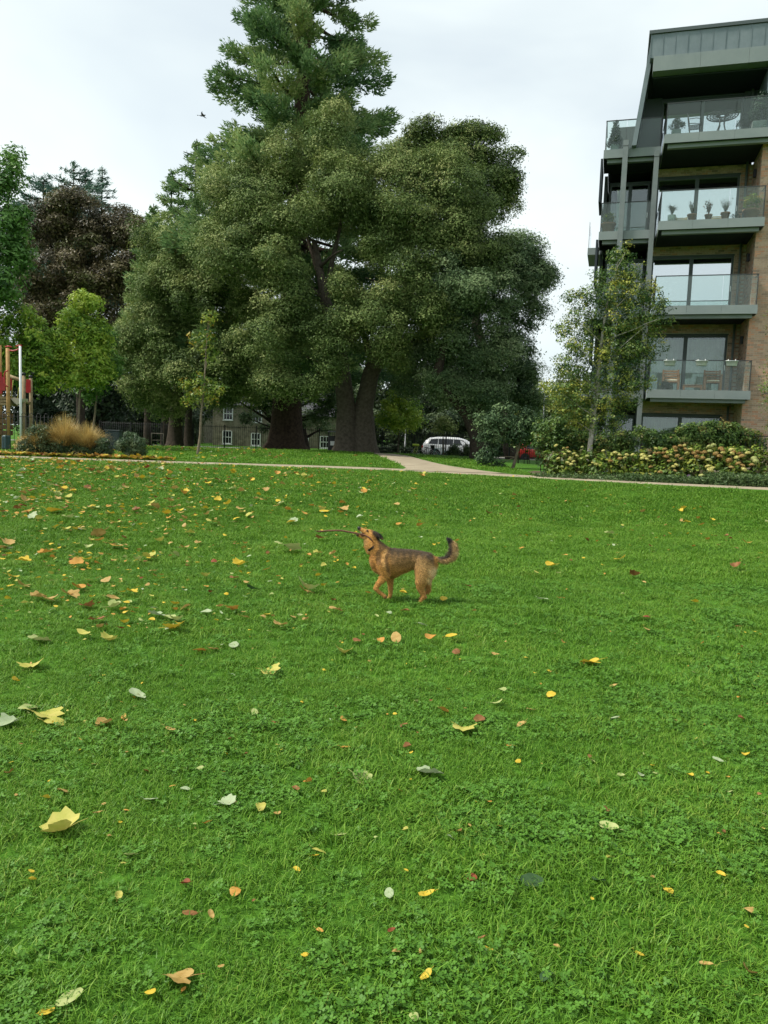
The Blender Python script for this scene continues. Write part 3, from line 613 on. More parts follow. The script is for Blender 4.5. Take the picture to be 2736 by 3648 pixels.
# --- brick pier and recess walls
wall = B('wall', bx(0.006, 6, -9, -.006, .3, 12.5), m_mortar)
HB, LB_, J = .065, .215, .010
bricks = []   # (u, n, z, axis, length, v)
rb = random.Random(3)
def bval(z, first=False):
    v = rb.gauss(.42, .16)
    if first and rb.random() < .45: v = rb.uniform(.78, 1.0)
    elif rb.random() < .12: v = rb.uniform(.7, 1)
    return min(1, max(0, v))
z = .45; row = 0
while z < 12.45:
    u = -.112 if row % 2 else 0.0
    while u < 4.2:
        a = max(u, 0.0); ln = min(u + LB_, 4.2) - a
        if ln > .05: bricks.append((a, 0, z, 'u', ln, bval(z, a < .01)))
        u += LB_ + J
    n = -.112 if row % 2 else 0.0
    n = -(LB_ + J) * (.5 if row % 2 == 0 else 1) ; 
    while n > -2.0:
        ln = min(LB_, n + 2.0) if n + LB_ > 0 else LB_
        bricks.append((0, max(-2.0, n - LB_), z, 'n', n - max(-2.0, n - LB_), bval(z))); n -= LB_ + J
    fz = [q for q in FL if q <= z + .02]; inwin = fz and fz[-1] <= z < fz[-1] + 2.36
    u = -.112 if row % 2 else 0.0
    lo_ = -.40 if inwin else -3.4
    u = -(.0 if row % 2 else .11)
    while u > lo_:
        a = max(lo_, u - LB_); 
        if u - a > .04: bricks.append((a, -2.0, z, 'u', u - a, bval(z)))
        u -= LB_ + J
    z += HB + J; row += 1
mbk = MB().box(-.415, .0, -2.35, -2.008, .3, 12.5, BF)
for k in range(4):
    mbk.box(-3.42, -.416, -2.35, -2.008, FL[k] + (2.37 if k else 2.4), min(FL[k+1] - .31, 12.5), BF)
B('wall', mbk, m_mortar)
cand = [i for i, q in enumerate(bricks) if q[3] == 'u' and q[1] == 0 and q[0] < .82 and 3.9 < q[2] < 8.9]
cand = set(cand[:300])
def brick_geo(q):
    a, n, z, ax, ln, v = q
    if ax == 'u': return (a, a + ln, n - .02, n + .004 * rb.random() + .002, z, z + HB)
    return (-.002 - .004 * rb.random(), .02, n, n + ln, z, z + HB)
mb = MB(); vals = []
shared = {}
for i, q in enumerate(bricks):
    g = brick_geo(q)
    if i in cand:
        key = (round(q[4], 3), round(q[5] * 11))
        if key not in shared:
            s = MB().bbox(0, q[4], -.02, .004, 0, HB, .003, (V((0,0,0)), BU, BN, BZ)); me = s.mesh('brick')
            at_ = me.attributes.new('v', 'FLOAT', 'FACE'); at_.data.foreach_set('value', [q[5]] * len(me.polygons)); shared[key] = me
        link('brick', shared[key], m_brick, wall, loc=bp(g[0], rb.uniform(-.001, .003), g[4]) - FP)
    else:
        mb.box(*g, fr=BF); vals += [q[5]] * 6
me = mb.mesh('brickwork'); me.transform(Matrix.Translation(-FP)); a_ = me.attributes.new('v', 'FLOAT', 'FACE'); a_.data.foreach_set('value', vals)
link('brickwork', me, m_brick, wall, kind='stuff')
# --- dark core behind the windows
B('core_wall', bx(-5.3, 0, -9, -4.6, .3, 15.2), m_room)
for k, f in enumerate(FL):
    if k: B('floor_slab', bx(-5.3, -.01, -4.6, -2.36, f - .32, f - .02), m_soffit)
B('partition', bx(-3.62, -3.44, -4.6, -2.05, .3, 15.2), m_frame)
B('partition', bx(-5.42, -5.3, -9, -2.4, .3, 12.5), m_frame, label='dark side wall of the flats')
# --- balconies
def balcony(f, u0, u1, n0, n1, side_r=True, splits=(), sideL=True, name='balcony'):
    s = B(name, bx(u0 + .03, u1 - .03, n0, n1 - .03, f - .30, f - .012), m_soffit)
    ed = [u0] + list(splits) + [u1]
    for a, b in zip(ed[:-1], ed[1:]):
        B('fascia_panel', bx(a + .003, b - .003, n1 - .028, n1, f - .31, f + .0), m_fascia, s)
    B('fascia_panel', bx(u0, u0 + .028, n0 - .0, n1 - .03, f - .31, f), m_fascia, s)
    B('fascia_panel', bx(u1 - .028, u1, n0 + .0, n1 - .03, f - .31, f), m_fascia, s)
    B('ledge', bx(u0 + .14, u1 - .14, n1 - .34, n1 - .16, f - .44, f - .302), m_fascia, s)
    r0, r1 = u0 + .05, u1 - .05
    gd = [r0] + [x for x in splits] + [r1]
    for a, b in zip(gd[:-1], gd[1:]):
        B('glass_panel', bx(a + .008, b - .008, n1 - .062, n1 - .048, f + .003, f + 1.05), m_glass, s)
    if sideL: B('glass_panel', bx(r0 - .006, r0 + .007, n0 + .06, n1 - .065, f + .003, f + 1.05), m_glass, s)
    if side_r: B('glass_panel', bx(r1 - .007, r1 + .006, 0.03, n1 - .065, f + .003, f + 1.05), m_glass, s)
    h = MB().box(r0 - .02, r1 + .02, n1 - .075, n1 - .035, f + 1.052, f + 1.082, BF)
    if sideL: h.box(r0 - .02, r0 + .02, n0 + .06, n1 - .076, f + 1.052, f + 1.082, BF)
    if side_r: h.box(r1 - .02, r1 + .02, .02, n1 - .076, f + 1.052, f + 1.082, BF)
    for uu in (r0, r1): h.box(uu - .012, uu + .012, n1 - .07, n1 - .045, f, f + 1.05, BF)
    B('handrail', h, m_rail, s)
    return s
for k in (1, 2, 3):
    balcony(FL[k], -3.36, .16, -2.0, .6, splits=(-2.2, -1.03))
balcony(FL[4], -3.36, 3.4, -2.0, .6, splits=(-2.2, -1.03, .12, 1.3, 2.4))
for k in (1, 2, 3, 4):
    balcony(FL[k] + .02, -5.47, -3.40, -2.36, -.6, side_r=False, splits=(-4.68,))
for k in (1, 2, 3):     # dark screens and the return balconies along the far side
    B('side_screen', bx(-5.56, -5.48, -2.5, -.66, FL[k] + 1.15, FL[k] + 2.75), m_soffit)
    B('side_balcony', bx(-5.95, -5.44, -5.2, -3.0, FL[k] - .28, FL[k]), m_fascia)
    B('side_glass', bx(-5.93, -5.915, -5.2, -3.0, FL[k] + .01, FL[k] + 1.05), m_glass)
# --- posts
def post(u0, u1, z1):
    s = B('post', bx(u0, u1, -.59, -.41, .4, z1), m_steel); B('post_cap', bx(u0 - .006, u1 + .006, -.596, -.404, z1 - .22, z1 - .2), m_rail, s)
post(-4.77, -4.58, 13.14); post(-3.63, -3.455, 12.68)
# --- windows
def window(u0, u1, z0, z1, n, mulls, pm, handle=True, curtain=None, name='window'):
    fr = MB(); t = .075
    fr.box(u0, u1, n - .1, n, z1 - t, z1, BF); fr.box(u0, u1, n - .1, n, z0, z0 + t, BF)
    for uu in [u0 + t / 2] + list(mulls) + [u1 - t / 2]:
        w_ = t if uu not in mulls else .14
        fr.box(uu - w_ / 2, uu + w_ / 2, n - .098, n + .002, z0 + t + .001, z1 - t - .001, BF)
    s = B(name, fr, m_frame)
    ed = [u0 + t / 2] + list(mulls) + [u1 - t / 2]
    for a, b in zip(ed[:-1], ed[1:]):
        B('pane', bx(a + .04, b - .04, n - .06, n - .048, z0 + t, z1 - t), pm, s)
    if handle: B('handle', bx(u1 - .055, u1 - .03, n + .003, n + .03, z0 + .95, z0 + 1.15), mat('handle_metal', (.6, .62, .6), .3, metal=.8), s)
    if curtain is not None:
        for a, b in curtain:
            mbc = MB(); kx = max(6, int((b - a) / .09)); pts = []
            for j in range(kx * 2 + 1): pts.append((a + (b - a) * j / (kx * 2), n - .35 + .035 * math.sin(j * 1.57) + .01 * random.random()))
            for (ua, na), (ub, nb) in zip(pts[:-1], pts[1:]):
                mbc.quad(bp(ua, na, z0 + .05), bp(ub, nb, z0 + .05), bp(ub, nb, z1 - .1), bp(ua, na, z1 - .1))
            B('curtain', mbc, m_curt, s)
    B('lintel', bx(u0 - .02, u1 + .02, n - .1, n + .03, z1 + .002, z1 + .06), m_frame, s)
    return s
window(-3.42, -.42, FL[0] - .1, 2.98, -2.0, (-1.94,), m_pane_low, curtain=((-3.4, -2.0), (-1.9, -1.2)))
window(-3.42, -.42, FL[1], FL[1] + 2.3, -2.0, (-1.94,), m_pane_low, curtain=((-3.4, -1.96), (-1.92, -.45)))
window(-3.42, -.42, FL[2], FL[2] + 2.3, -2.0, (-1.94,), m_pane)
window(-3.42, -.42, FL[3], FL[3] + 2.3, -2.0, (-1.94,), m_pane, curtain=((-3.4, -2.9),))
window(-3.42, -.50, FL[4], FL[4] + 2.2, -2.0, (-1.94,), m_pane)
for k in (1, 2, 3): window(-5.2, -3.66, FL[k], FL[k] + 2.3, -2.4, (-4.4,), m_pane_low, curtain=((-4.9, -4.5),))
window(-5.2, -3.66, .5, 2.9, -2.4, (-4.4,), m_pane_low)
# --- pipes and lamps
dp = MB()
for k in range(5): dp.tube([bp(-.22, -1.9, FL[k] - .1), bp(-.22, -1.9, FL[k] + 2.72)], .045, 10)
B('downpipe', dp, m_steel)
for k in range(4):
    s = B('wall_lamp', MB().bbox(-.11, -.008, -1.05, -.93, FL[k] + 1.85, FL[k] + 2.13, .008, BF), mat('lamp_black', (.012, .012, .013), .4))
    if k == 0: B('bulb_cover', MB().lathe([(.0, 0), (.05, .02), (.05, .09), (0, .1)], 12, bp(-.06, -.99, FL[0] + 1.75)), mat('opal_glass', (.7, .72, .7), .3), s)
# --- zinc top storey
roof = B('roof', bx(-4.02, 5.5, -9, -.004, 15.79, 16.62), m_zinc)
u = -4.02; i = 0
while u < 5.4:
    B('zinc_panel', bx(u + .006, u + .414, -.003, .012 + .004 * (i % 3), 15.80, 16.60), m_zinc, roof)
    B('seam', bx(u - .011, u + .005, -.003, .034, 15.80, 16.60), m_zinc, roof); u += .42; i += 1
B('roof_edge', bx(-4.10, 5.5, -9, .07, 16.622, 16.74), m_frame, roof)
mbv = MB().prism([(-2.9, 16.74), (-2.55, 16.742), (-2.8, 16.90)], -1.0, -.8, BF); B('roof_vent', mbv, m_steel, roof)
u = -3.90
while u < 5.2:
    B('fascia_panel', bx(u + .003, u + 1.597, -.32, .15, 15.27, 15.785), m_fascia, roof); u += 1.6
B('soffit', bx(-3.85, 5.5, -2.3, -.33, 15.21, 15.27), m_soffit, roof)
side = MB().prism([(-4.02, 16.62), (-4.46, 12.9), (-4.30, 12.9), (-3.86, 16.62)], -9, -.34, BF); B('sloping_side', side, m_zinc, roof)
for k in range(6):
    n0 = -1.2 - k * 1.3; B('side_seam', MB().prism([(-4.025, 16.6), (-4.465, 12.92), (-4.49, 12.92), (-4.05, 16.6)], n0, n0 + .03, BF), m_frame, roof)
B('wall', bx(-4.25, -3.43, -2.4, -2.02, 12.87, 15.2), m_frame, label='grey clad wall beside the top window')
B('wall', bx(-.48, 0, -2.4, -2.02, 12.87, 15.2), m_frame, label='grey clad wall right of the top window')
B('wall', bx(.0, 5.5, -2.4, -.1, 12.9, 15.2), m_zinc, label='zinc clad corner of the top storey')

# ================================================================ things standing on the balconies
m_terra = mat('terracotta', (.42, .21, .13), .85, (.50, .28, .18), scale=6, bump=.1, spec=.15)
m_white = mat('white_glaze', (.62, .66, .62), .5, (.7, .73, .7), scale=5)
m_greypot = mat('grey_pot', (.26, .30, .29), .7, (.32, .36, .35), scale=5)
m_soil = mat('soil', (.03, .022, .015), .95)
m_wood = mat('oiled_hardwood', (.22, .105, .045), .6, (.30, .155, .07), scale=14, bump=.15, bscale=30)
m_cush = mat('cushion_cream', (.62, .56, .44), .9)
m_iron = mat('cast_metal_dark', (.035, .040, .042), .5, metal=.5)
def potted(name, u, n, f, pot, plant, lmat, pmat, label, cat='potted plant'):
    """pot = list of (r, z); plant = (verts, faces, vals) about the origin at the pot rim; square pots pass ('box', w, h)"""
    r = empty(name, bp(u, n, f), YAW * -1, label=label, cat=cat)
    if pot[0] == 'box':
        _, wd, h = pot; mbp = MB().bbox(-wd/2, wd/2, -wd/2, wd/2, 0, h, .012); top = h
    else:
        mbp = MB().lathe(pot, 20); top = pot[-1][1]
    mbp.build('pot', pmat, r)
    rr = (pot[1] * .45 if pot[0] == 'box' else pot[-1][0] * .86)
    MB().lathe([(rr*.9, top - .04), (rr, top + .004)], 16).build('soil', m_soil, r)
    v, fc, val = plant; v = v + np.array([0, 0, top])
    link('foliage', np_mesh('foliage', v, fc, {'v': val}), lmat, r)
    return r
def rim_pot(r, h): return [(r*.68, 0), (r*.92, h*.80), (r*1.05, h*.80), (r*1.08, h*.9), (r*1.05, h), (r*.9, h)]
def bushy(lobes, leaf, per, clump, **kw): return crown_from_lobes(lobes, leaf, per, clump=clump, **kw)
def twiggy(n, h, spread, leaf, nl=10):
    C = []; 
    for i in range(n):
        a = rng.uniform(0, 6.28); s = rng.uniform(.2, 1) * spread; hh = h * rng.uniform(.6, 1)
        for j in range(nl):
            f = .25 + .75 * rng.random(); C.append((math.cos(a)*s*f + rng.normal(0, .015), math.sin(a)*s*f + rng.normal(0, .015), hh*f))
    C = np.array(C); v, f = leaf_tris(C, rng.normal(size=C.shape), leaf * rng.uniform(.6, 1.3, len(C)), .6)
    val = rng.random(len(C))
    tv = []; 
    for i in range(n):
        a = rng.uniform(0, 6.28); s = rng.uniform(.2, 1) * spread; hh = h * rng.uniform(.7, 1); tip = (math.cos(a)*s, math.sin(a)*s, hh)
        tv += [(-.006, 0, 0), (.006, 0, 0), tip]
    tv = np.array(tv); v = np.concatenate([v, tv]); f = np.arange(len(v)).reshape(-1, 3); val = np.concatenate([val, np.zeros(n)])
    return v, f, val
def spiky(n, h, spread, wd=.012):
    vv = []; 
    for i in range(n):
        a = rng.uniform(0, 6.28); s = spread * rng.uniform(.2, 1); hh = h * rng.uniform(.6, 1); d = np.array([math.cos(a), math.sin(a), 0]); p = np.array([-d[1], d[0], 0]) * wd
        m_ = d * s * .4 + np.array([0, 0, hh * .75]); e = d * s + np.array([0, 0, hh * rng.uniform(.5, 1)])
        vv += [-p, p, m_ + p * .8, -p, m_ + p * .8, m_ - p * .8, m_ - p * .8, m_ + p * .8, e]
    v = np.array(vv); return v, np.arange(len(v)).reshape(-1, 3), np.repeat(rng.random(n), 3)
DKG = leafmat('clipped_dark_green', [(.012,.030,.018), (.024,.055,.028), (.045,.085,.04)], trans=.1, pscale=3)
GRY = leafmat('grey_green_twigs', [(.06,.075,.05), (.11,.13,.08), (.17,.18,.11)], trans=.2, pscale=3)
k2 = 586 / 1659
def bq(x, y, n): return bu(2150 + x * k2, 350 + y * k2, n)[0]
# top floor
cone = lambda h, r: bushy([((0, 0, h * f), r * (1 - f) + .05, .14) for f in (.06, .18, .3, .42, .54, .66, .78, .9)], .05, 500, .07, cl_density=.6)
potted('potted_conifer', bq(118, 400, -.9), -.9, FL[4] + .02, ('box', .30, .26), cone(.85, .2), DKG, m_greypot, 'small pointed conifer in grey pot on the top left balcony')
potted('potted_bush', bq(735, 300, .2), .2, FL[4], ('box', .32, .24), bushy([((-.06, 0, .18), .17, .15), ((.12, 0, .2), .14, .12), ((.0, .02, .36), .1, .09)], .05, 420, .07), DKG, m_greypot, 'lopsided dark bush in grey pot beside the top balcony chairs')
potted('potted_bush', bq(1570, 200, .1), .1, FL[4], ('box', .45, .35), bushy([((0, 0, .3), .3, .3), ((.05, 0, .7), .26, .3)], .06, 300, .1), DKG, m_greypot, 'tall dark bush in large grey pot at the right of the top balcony')
potted('small_pot', bq(1612, 310, .38), .38, FL[4], rim_pot(.065, .12), twiggy(6, .06, .04, .02), GRY, m_white, 'tiny cream pot near the glass on the top balcony')
def iron_chair(u, n, f, rz, label):
    r = empty('garden_chair', bp(u, n, f), rz, label=label, cat='chair')
    s = MB()
    for i in range(8):
        s.tube([(-.2 + .057*i, -.2, .43), (-.2 + .057*i, .2, .43)], .008, 5); s.tube([(-.2, -.2 + .057*i, .435), (.2, -.2 + .057*i, .435)], .008, 5)
    s.tube([(-.22,-.22,.43),(.22,-.22,.43),(.22,.22,.43),(-.22,.22,.43),(-.22,-.22,.43)], .014, 6); s.build('seat', m_iron, r)
    bk = MB(); out = [(-.2, .42), (-.24, .6), (-.2, .78), (-.1, .86), (0, .93), (.1, .86), (.2, .78), (.24, .6), (.2, .42)]
    bk.tube([(x, .2 + (z - .42) * .18, z) for x, z in out], .016, 6)
    for cx, cz, rr in ((-.09, .72, .07), (.09, .72, .07), (0, .83, .05), (-.1, .56, .07), (.1, .56, .07), (0, .62, .06), (0, .48, .05)):
        bk.tube([(cx + rr*math.cos(t), .2 + (cz + rr*math.sin(t) - .42)*.18, cz + rr*math.sin(t)) for t in np.linspace(0, 6.28, 11)], .010, 5)
    bk.build('backrest', m_iron, r)
    for x in (-.21, .21):
        MB().tube([(x, .22, .66), (x*1.15, .0, .66), (x*1.2, -.18, .62), (x*1.05, -.2, .43)], .013, 6).build('armrest', m_iron, r)
        for y in (-.2, .2): MB().tube([(x, y, .43), (x*.9, y*.9, .2), (x*1.08, y*1.1, 0)], .014, 6).build('leg', m_iron, r)
iron_chair(bq(925, 300, -.1), -.1, FL[4], math.radians(70), 'ornate cast metal chair left of the round table on the top balcony')
iron_chair(bq(1415, 300, -.1), -.1, FL[4], math.radians(-100), 'ornate cast metal chair right of the round table on the top balcony')
r = empty('garden_table', bp(bq(1195, 250, .0), -.0, FL[4]), -YAW, label='round lattice-topped metal table on the top balcony', cat='table')
s = MB(); s.tube([(.52*math.cos(t), .52*math.sin(t), .72) for t in np.linspace(0, 2*math.pi, 33)], .022, 6)
for rr in (.42, .32, .2, .1): s.tube([(rr*math.cos(t), rr*math.sin(t), .72) for t in np.linspace(0, 2*math.pi, 25)], .016, 5)
for i in range(20): s.tube([(.1*math.cos(i*.314), .1*math.sin(i*.314), .72), (.52*math.cos(i*.314), .52*math.sin(i*.314), .72)], .012, 5)
s.build('table_top', m_iron, r)
for i in range(4):
    a = i * math.pi / 2 + .6; c, d = math.cos(a), math.sin(a)
    MB().tube([(c*.12, d*.12, .71), (c*.1, d*.1, .4), (c*.2, d*.2, .15), (c*.32, d*.32, 0)], .02, 6).build('leg', m_iron, r)
# third floor pots
f = FL[3]
potted('potted_grass', bq(690, 1180, .3), .3, f, [(.11, 0), (.14, .12), (.15, .26), (.13, .27)], spiky(150, .42, .3), GRY, m_white, 'spiky plant in white pot on the third floor balcony')
potted('potted_plant', bq(892, 1180, .3), .3, f, rim_pot(.155, .27), twiggy(40, .5, .22, .035), GRY, m_terra, 'twiggy plant in terracotta pot next to the white pot')
potted('potted_plant', bq(1058, 1190, .32), .32, f, rim_pot(.13, .23), twiggy(26, .5, .2, .055), leafmat('brown_seed_heads', [(.10,.06,.04), (.20,.12,.07), (.14,.14,.08)], trans=.2), m_terra, 'brown-headed plant in the middle terracotta pot of the row')
potted('potted_plant', bq(1228, 1180, .3), .3, f, rim_pot(.155, .28), twiggy(46, .5, .25, .03), GRY, m_terra, 'fine twiggy plant in terracotta pot beside the wide tub')
potted('potted_shrub', bq(1485, 1160, .22), .22, f, rim_pot(.27, .36), bushy([((0, 0, .2), .27, .2), ((.1, 0, .38), .16, .14)], .06, 190, .1), YELL, m_terra, 'yellow-green shrub in wide terracotta tub by the brick wall')
potted('potted_shrub', bq(1335, 1190, .25), .25, f, rim_pot(.09, .08), bushy([((0, 0, .05), .16, .08)], .04, 320, .06), DKG, m_greypot, 'low dark plant between the wide tub and its neighbour')
potted('potted_shrub', bq(50, 1280, -.95), -.95, f + .02, rim_pot(.27, .38), bushy([((0, 0, .15), .24, .16), ((.08, 0, .3), .12, .12)], .06, 190, .1), YELL, m_terra, 'yellow-green shrub in terracotta tub on the left third floor balcony')
for x, lb in ((790, 'low striped wooden crate between the white pot and terracotta pot'), (1140, 'low striped wooden crate behind the middle terracotta pots')):
    r = empty('slatted_crate', bp(bq(x, 1190, .05), .02, f), -YAW, label=lb, cat='crate')
    for j in range(4): MB().box(-.2, .2, -.14 + .02*j, -.12 + .02*j, .02 + j*.055, .055 + j*.055).build('slat', mat('pale_slats', (.50, .42, .24), .8), r)
    for xx in (-.18, .18): MB().box(xx - .02, xx + .02, -.1, .1, 0, .24).build('side', mat('pale_slats'), r)
# first floor furniture
k6 = 436 / 1659
def b6(x, y, n): return bu(2300 + x * k6, 1200 + y * k6, n)[0]
f = FL[1]
def wood_chair(u, n, label):
    r = empty('garden_armchair', bp(u, n, f), -YAW, label=label, cat='chair')
    for x in (-.27, .27):
        MB().bbox(x - .035, x + .035, -.28, -.21, 0, .60, .006).build('leg', m_wood, r)
        MB().bbox(x - .03, x + .03, .20, .26, 0, .84, .006).build('leg', m_wood, r)
        MB().bbox(x - .045, x + .045, -.31, .2, .60, .635, .006).build('armrest', m_wood, r)
    for j in range(4): MB().bbox(-.238, .238, .215, .24, .46 + j*.095, .53 + j*.095, .004).build('back_slat', m_wood, r)
    MB().bbox(-.24, .24, -.27, .2, .32, .37, .006).build('seat', m_wood, r)
    cu = MB().bbox(-.225, .225, -.25, .19, .372, .435, .025); cu.build('cushion', m_cush, r)
wood_chair(b6(340, 600, -.45), -.45, 'wooden armchair with cream cushion nearest the birch on the first floor balcony')
wood_chair(b6(905, 600, -.45), -.45, 'wooden armchair with cream cushion nearest the brick wall on the first floor balcony')
r = empty('low_table', bp(b6(635, 660, -.2), -.2, f), -YAW, label='low slatted wooden table between the two wooden armchairs', cat='table')
for j in range(6): MB().bbox(-.33, .33, -.2 + j*.068, -.14 + j*.068, .21, .235, .004).build('slat', m_wood, r)
for x in (-.3, .3):
    for y in (-.17, .17): MB().bbox(x - .025, x + .025, y - .025, y + .025, 0, .208, .004).build('leg', m_wood, r)
MB().bbox(-.27, .27, -.19, -.165, .13, .2, .004).build('apron', m_wood, r)
bl = bushy([((0, 0, .16), .17, .16)], .03, 900, .05, cl_density=.9)
r = empty('topiary_ball', bp(b6(270, 650, .2), .2, f), label='clipped green ball in front of the wooden armchair', cat='plant')
link('foliage', np_mesh('foliage', bl[0], bl[1], {'v': bl[2]}), DKG, r); MB().lathe([(.03, 0), (.13, .06), (.15, .16), (.12, .25), (.02, .3)], 14).build('core', mat('ball_core', (.012, .028, .014), .9), r)
m_galv = mat('galvanised_metal', (.50, .56, .55), .45, (.62, .67, .66), scale=9, metal=.5)
for x, lb in ((330, 'galvanised trough planter hanging on the rail next to the birch leaves'), (760, 'galvanised trough planter hanging in the middle of the rail'), (1170, 'galvanised trough planter hanging on the rail nearest the brick wall'), (-420, 'galvanised trough planter on the left rail half hidden by the birch')):
    left = x < 0; uu = (-4.95 if left else b6(x, 340, .68)); nn = (-.52 if left else .68)
    r = empty('trough_planter', bp(uu, nn, f + .86), -YAW, label=lb, cat='planter', group='troughs hung on the balcony rail')
    t = MB(); prof = [(.16, 0), (.175, .02), (.21, .17), (.225, .175), (.225, .19), (.2, .19), (.19, .16)]
    t.lathe(prof, 18, sy=.42); t.build('trough', m_galv, r)
    for xx in (-.12, .12): MB().tube([(xx, -.06, .14), (xx, .0, .22), (xx, .075, .24), (xx, .1, .2)], .012, 6).build('hook', m_white, r)
# lamp seen through the second floor window
r = empty('standard_lamp', bp(-2.72, -2.75, FL[2]), label='white shaded lamp standing behind the second floor window', cat='lamp')
MB().lathe([(.13, 0), (.13, .03), (.02, .05), (.015, 1.0)], 14).build('stand', m_white, r); MB().lathe([(.19, 1.0), (.15, 1.28)], 20).build('lamp_shade', m_white, r)
# ================================================================ planting before the flats
k4 = 886 / 1659
def c4(x, y, Y): return at(1850 + x * k4, 1400 + y * k4, Y)
m_bed = mat('bed_soil', (.075, .055, .036), .95, (.13, .10, .065), scale=5, bump=.6, bscale=25, spec=.1)
mbb = MB(); rows = []
for i in range(40):
    x = 5.0 + i * .35; y0 = float(path_y(x)) + 1.0; y1 = y0 + 3.6 + .3 * math.sin(i)
    rows.append([(x, y0 + (y1 - y0) * j / 6, gzf(x, y0 + (y1 - y0) * j / 6) + (.05 if 0 < j < 6 and 0 < i < 39 else -.03)) for j in range(7)])
mbb.v = [p for r in rows for p in r]
for i in range(39):
    for j in range(6): mbb.f.append((i*7+j, i*7+j+1, (i+1)*7+j+1, (i+1)*7+j)); mbb.sm.append(True)
mbb.build('flower_bed', m_bed, kind='structure')
m_black = mat('black_paint', (.012, .013, .013), .5, spec=.3)
def railing(name, a, b, h, gap, rb_, rails, post_gap, label, pr=.03, hoop=False, bar0=.08, matl=None):
    a = V((a[0], a[1], 0)); b = V((b[0], b[1], 0)); d = (b - a); Ln = d.length; d.normalize(); mt = matl or m_black
    o = empty(name, (a.x, a.y, gzf(a.x, a.y)), label=label, cat='fence'); oz = o.location.z; n = int(Ln / gap)
    bar = MB().tube([(0, 0, bar0), (0, 0, h)], rb_, 5).mesh('bar'); bar.materials.append(mt)
    pst = MB().box(-pr, pr, -pr, pr, -.1, h + .06).mesh('post'); pst.materials.append(mt)
    hp = None
    if hoop:
        hp = MB().tube([(-gap/2 + gap/2 - gap/2*math.cos(t) if False else -gap/2*math.cos(t), 0, h + gap*.45*math.sin(t)) for t in np.linspace(0, math.pi, 9)], rb_, 5).mesh('hoop')
        hp.transform(Matrix.Rotation(math.atan2(d.y, d.x), 4, 'Z')); hp.materials.append(mt)
    for i in range(n + 1):
        p = a + d * (i * gap); gzv = gzf(p.x, p.y)
        link('bar', bar, None, o, loc=V((p.x, p.y, gzv)) - V((a.x, a.y, oz)))
        if hoop and i % 2 == 0 and i < n:
            q = p + d * gap * .5; link('hoop', hp, None, o, loc=V((q.x, q.y, gzf(q.x, q.y))) - V((a.x, a.y, oz)))
    k = int(Ln / post_gap)
    for i in range(k + 1):
        p = a + d * (i * post_gap + .001) - V((-d.y, d.x, 0)) * .0; link('post', pst, None, o, loc=V((p.x, p.y, gzf(p.x, p.y))) - V((a.x, a.y, oz)))
    for z in rails:
        r = MB(); pts = [a + d * (Ln * i / 12) for i in range(13)]
        r.tube([V((p.x, p.y, gzf(p.x, p.y) + z)) - V((a.x, a.y, oz)) for p in pts], rb_ * 1.25, 5); r.build('rail', mt, o)
    return o
fa = c4(395, 300, 28.0); fb = c4(2100, 300, 25.9)
railing('railing_fence', (fa.x, fa.y), (fb.x, fb.y), 1.62, .147, .011, (.16, 1.56), 2.4, 'black upright-bar railing between the flower bed and the flats')
HEDGE = leafmat('hedge_leaves', [(0.023,0.058,0.014), (0.052,0.111,0.022), (0.098,0.176,0.031), (0.156,0.234,0.048), (0.260,0.169,0.060)], trans=.2, pscale=1.6, patch=.2)
def hedge(label, rows, leaf=.09, per=150, clump=.2, lm=None, stems=True, bias=0.0, name='hedge', cat='hedge', vary=.5):
    lo = [((p.x, p.y, p.z), r * Y / 2736, r * Y / 2736 * q) for p, r, Y, q in rows]
    c = V(lo[0][0]); b = V((c.x, c.y, gzf(c.x, c.y))); o = empty(name, b, label=label, cat=cat)
    v, f, val = crown_from_lobes(lo, leaf, per, clump=clump, cl_density=.7, vary=vary, bias=bias)
    link('foliage', np_mesh('foliage', v - np.array(b), f, {'v': val}), lm or HEDGE, o)
    if stems:
        s = MB()
        for cc, rx, rz in lo:
            for j in range(2):
                x = cc[0] + random.uniform(-.5, .5) * rx; s.tube([(x, cc[1], gzf(x, cc[1]) - .1), (x + random.uniform(-.1, .1), cc[1] + random.uniform(-.1, .1), cc[2] + rz*.3)], [.018, .008], 5)
        me = s.mesh('stems'); me.transform(Matrix.Translation(-b)); link('stem', me, m_barkd, o)
    return o
hedge('leafy green hedge behind the railing at the foot of the brick wall', [(c4(x, y, 26.9), r, 26.9, .8) for x, y, r in ((1110,290,38),(1180,275,40),(1260,265,40),(1340,262,40),(1420,270,38),(1490,300,36),(1550,320,30),(1150,330,40),(1240,330,40),(1330,330,40),(1420,335,40),(1590,350,26),(880,300,30),(930,330,34),(1020,330,34),(830,260,22))])
hedge('dark green hedge under the birch at the corner of the flats', [(c4(x, y, 26.6), r, 26.6, .9) for x, y, r in ((190,260,40),(240,240,36),(180,330,42),(250,320,44),(320,300,40),(390,300,36),(330,370,40),(200,400,40),(430,360,36),(560,330,34),(640,340,34),(720,320,34),(700,370,30),(270,400,40))], bias=-.1)
hedge('low green bush behind the red car railings', [(c4(x, y, 38), r, 38, .9) for x, y, r in ((40,240,40),(90,260,34),(20,300,40),(120,210,26))], leaf=.13, per=70, clump=.3, bias=-.2, name='bush', cat='bush')
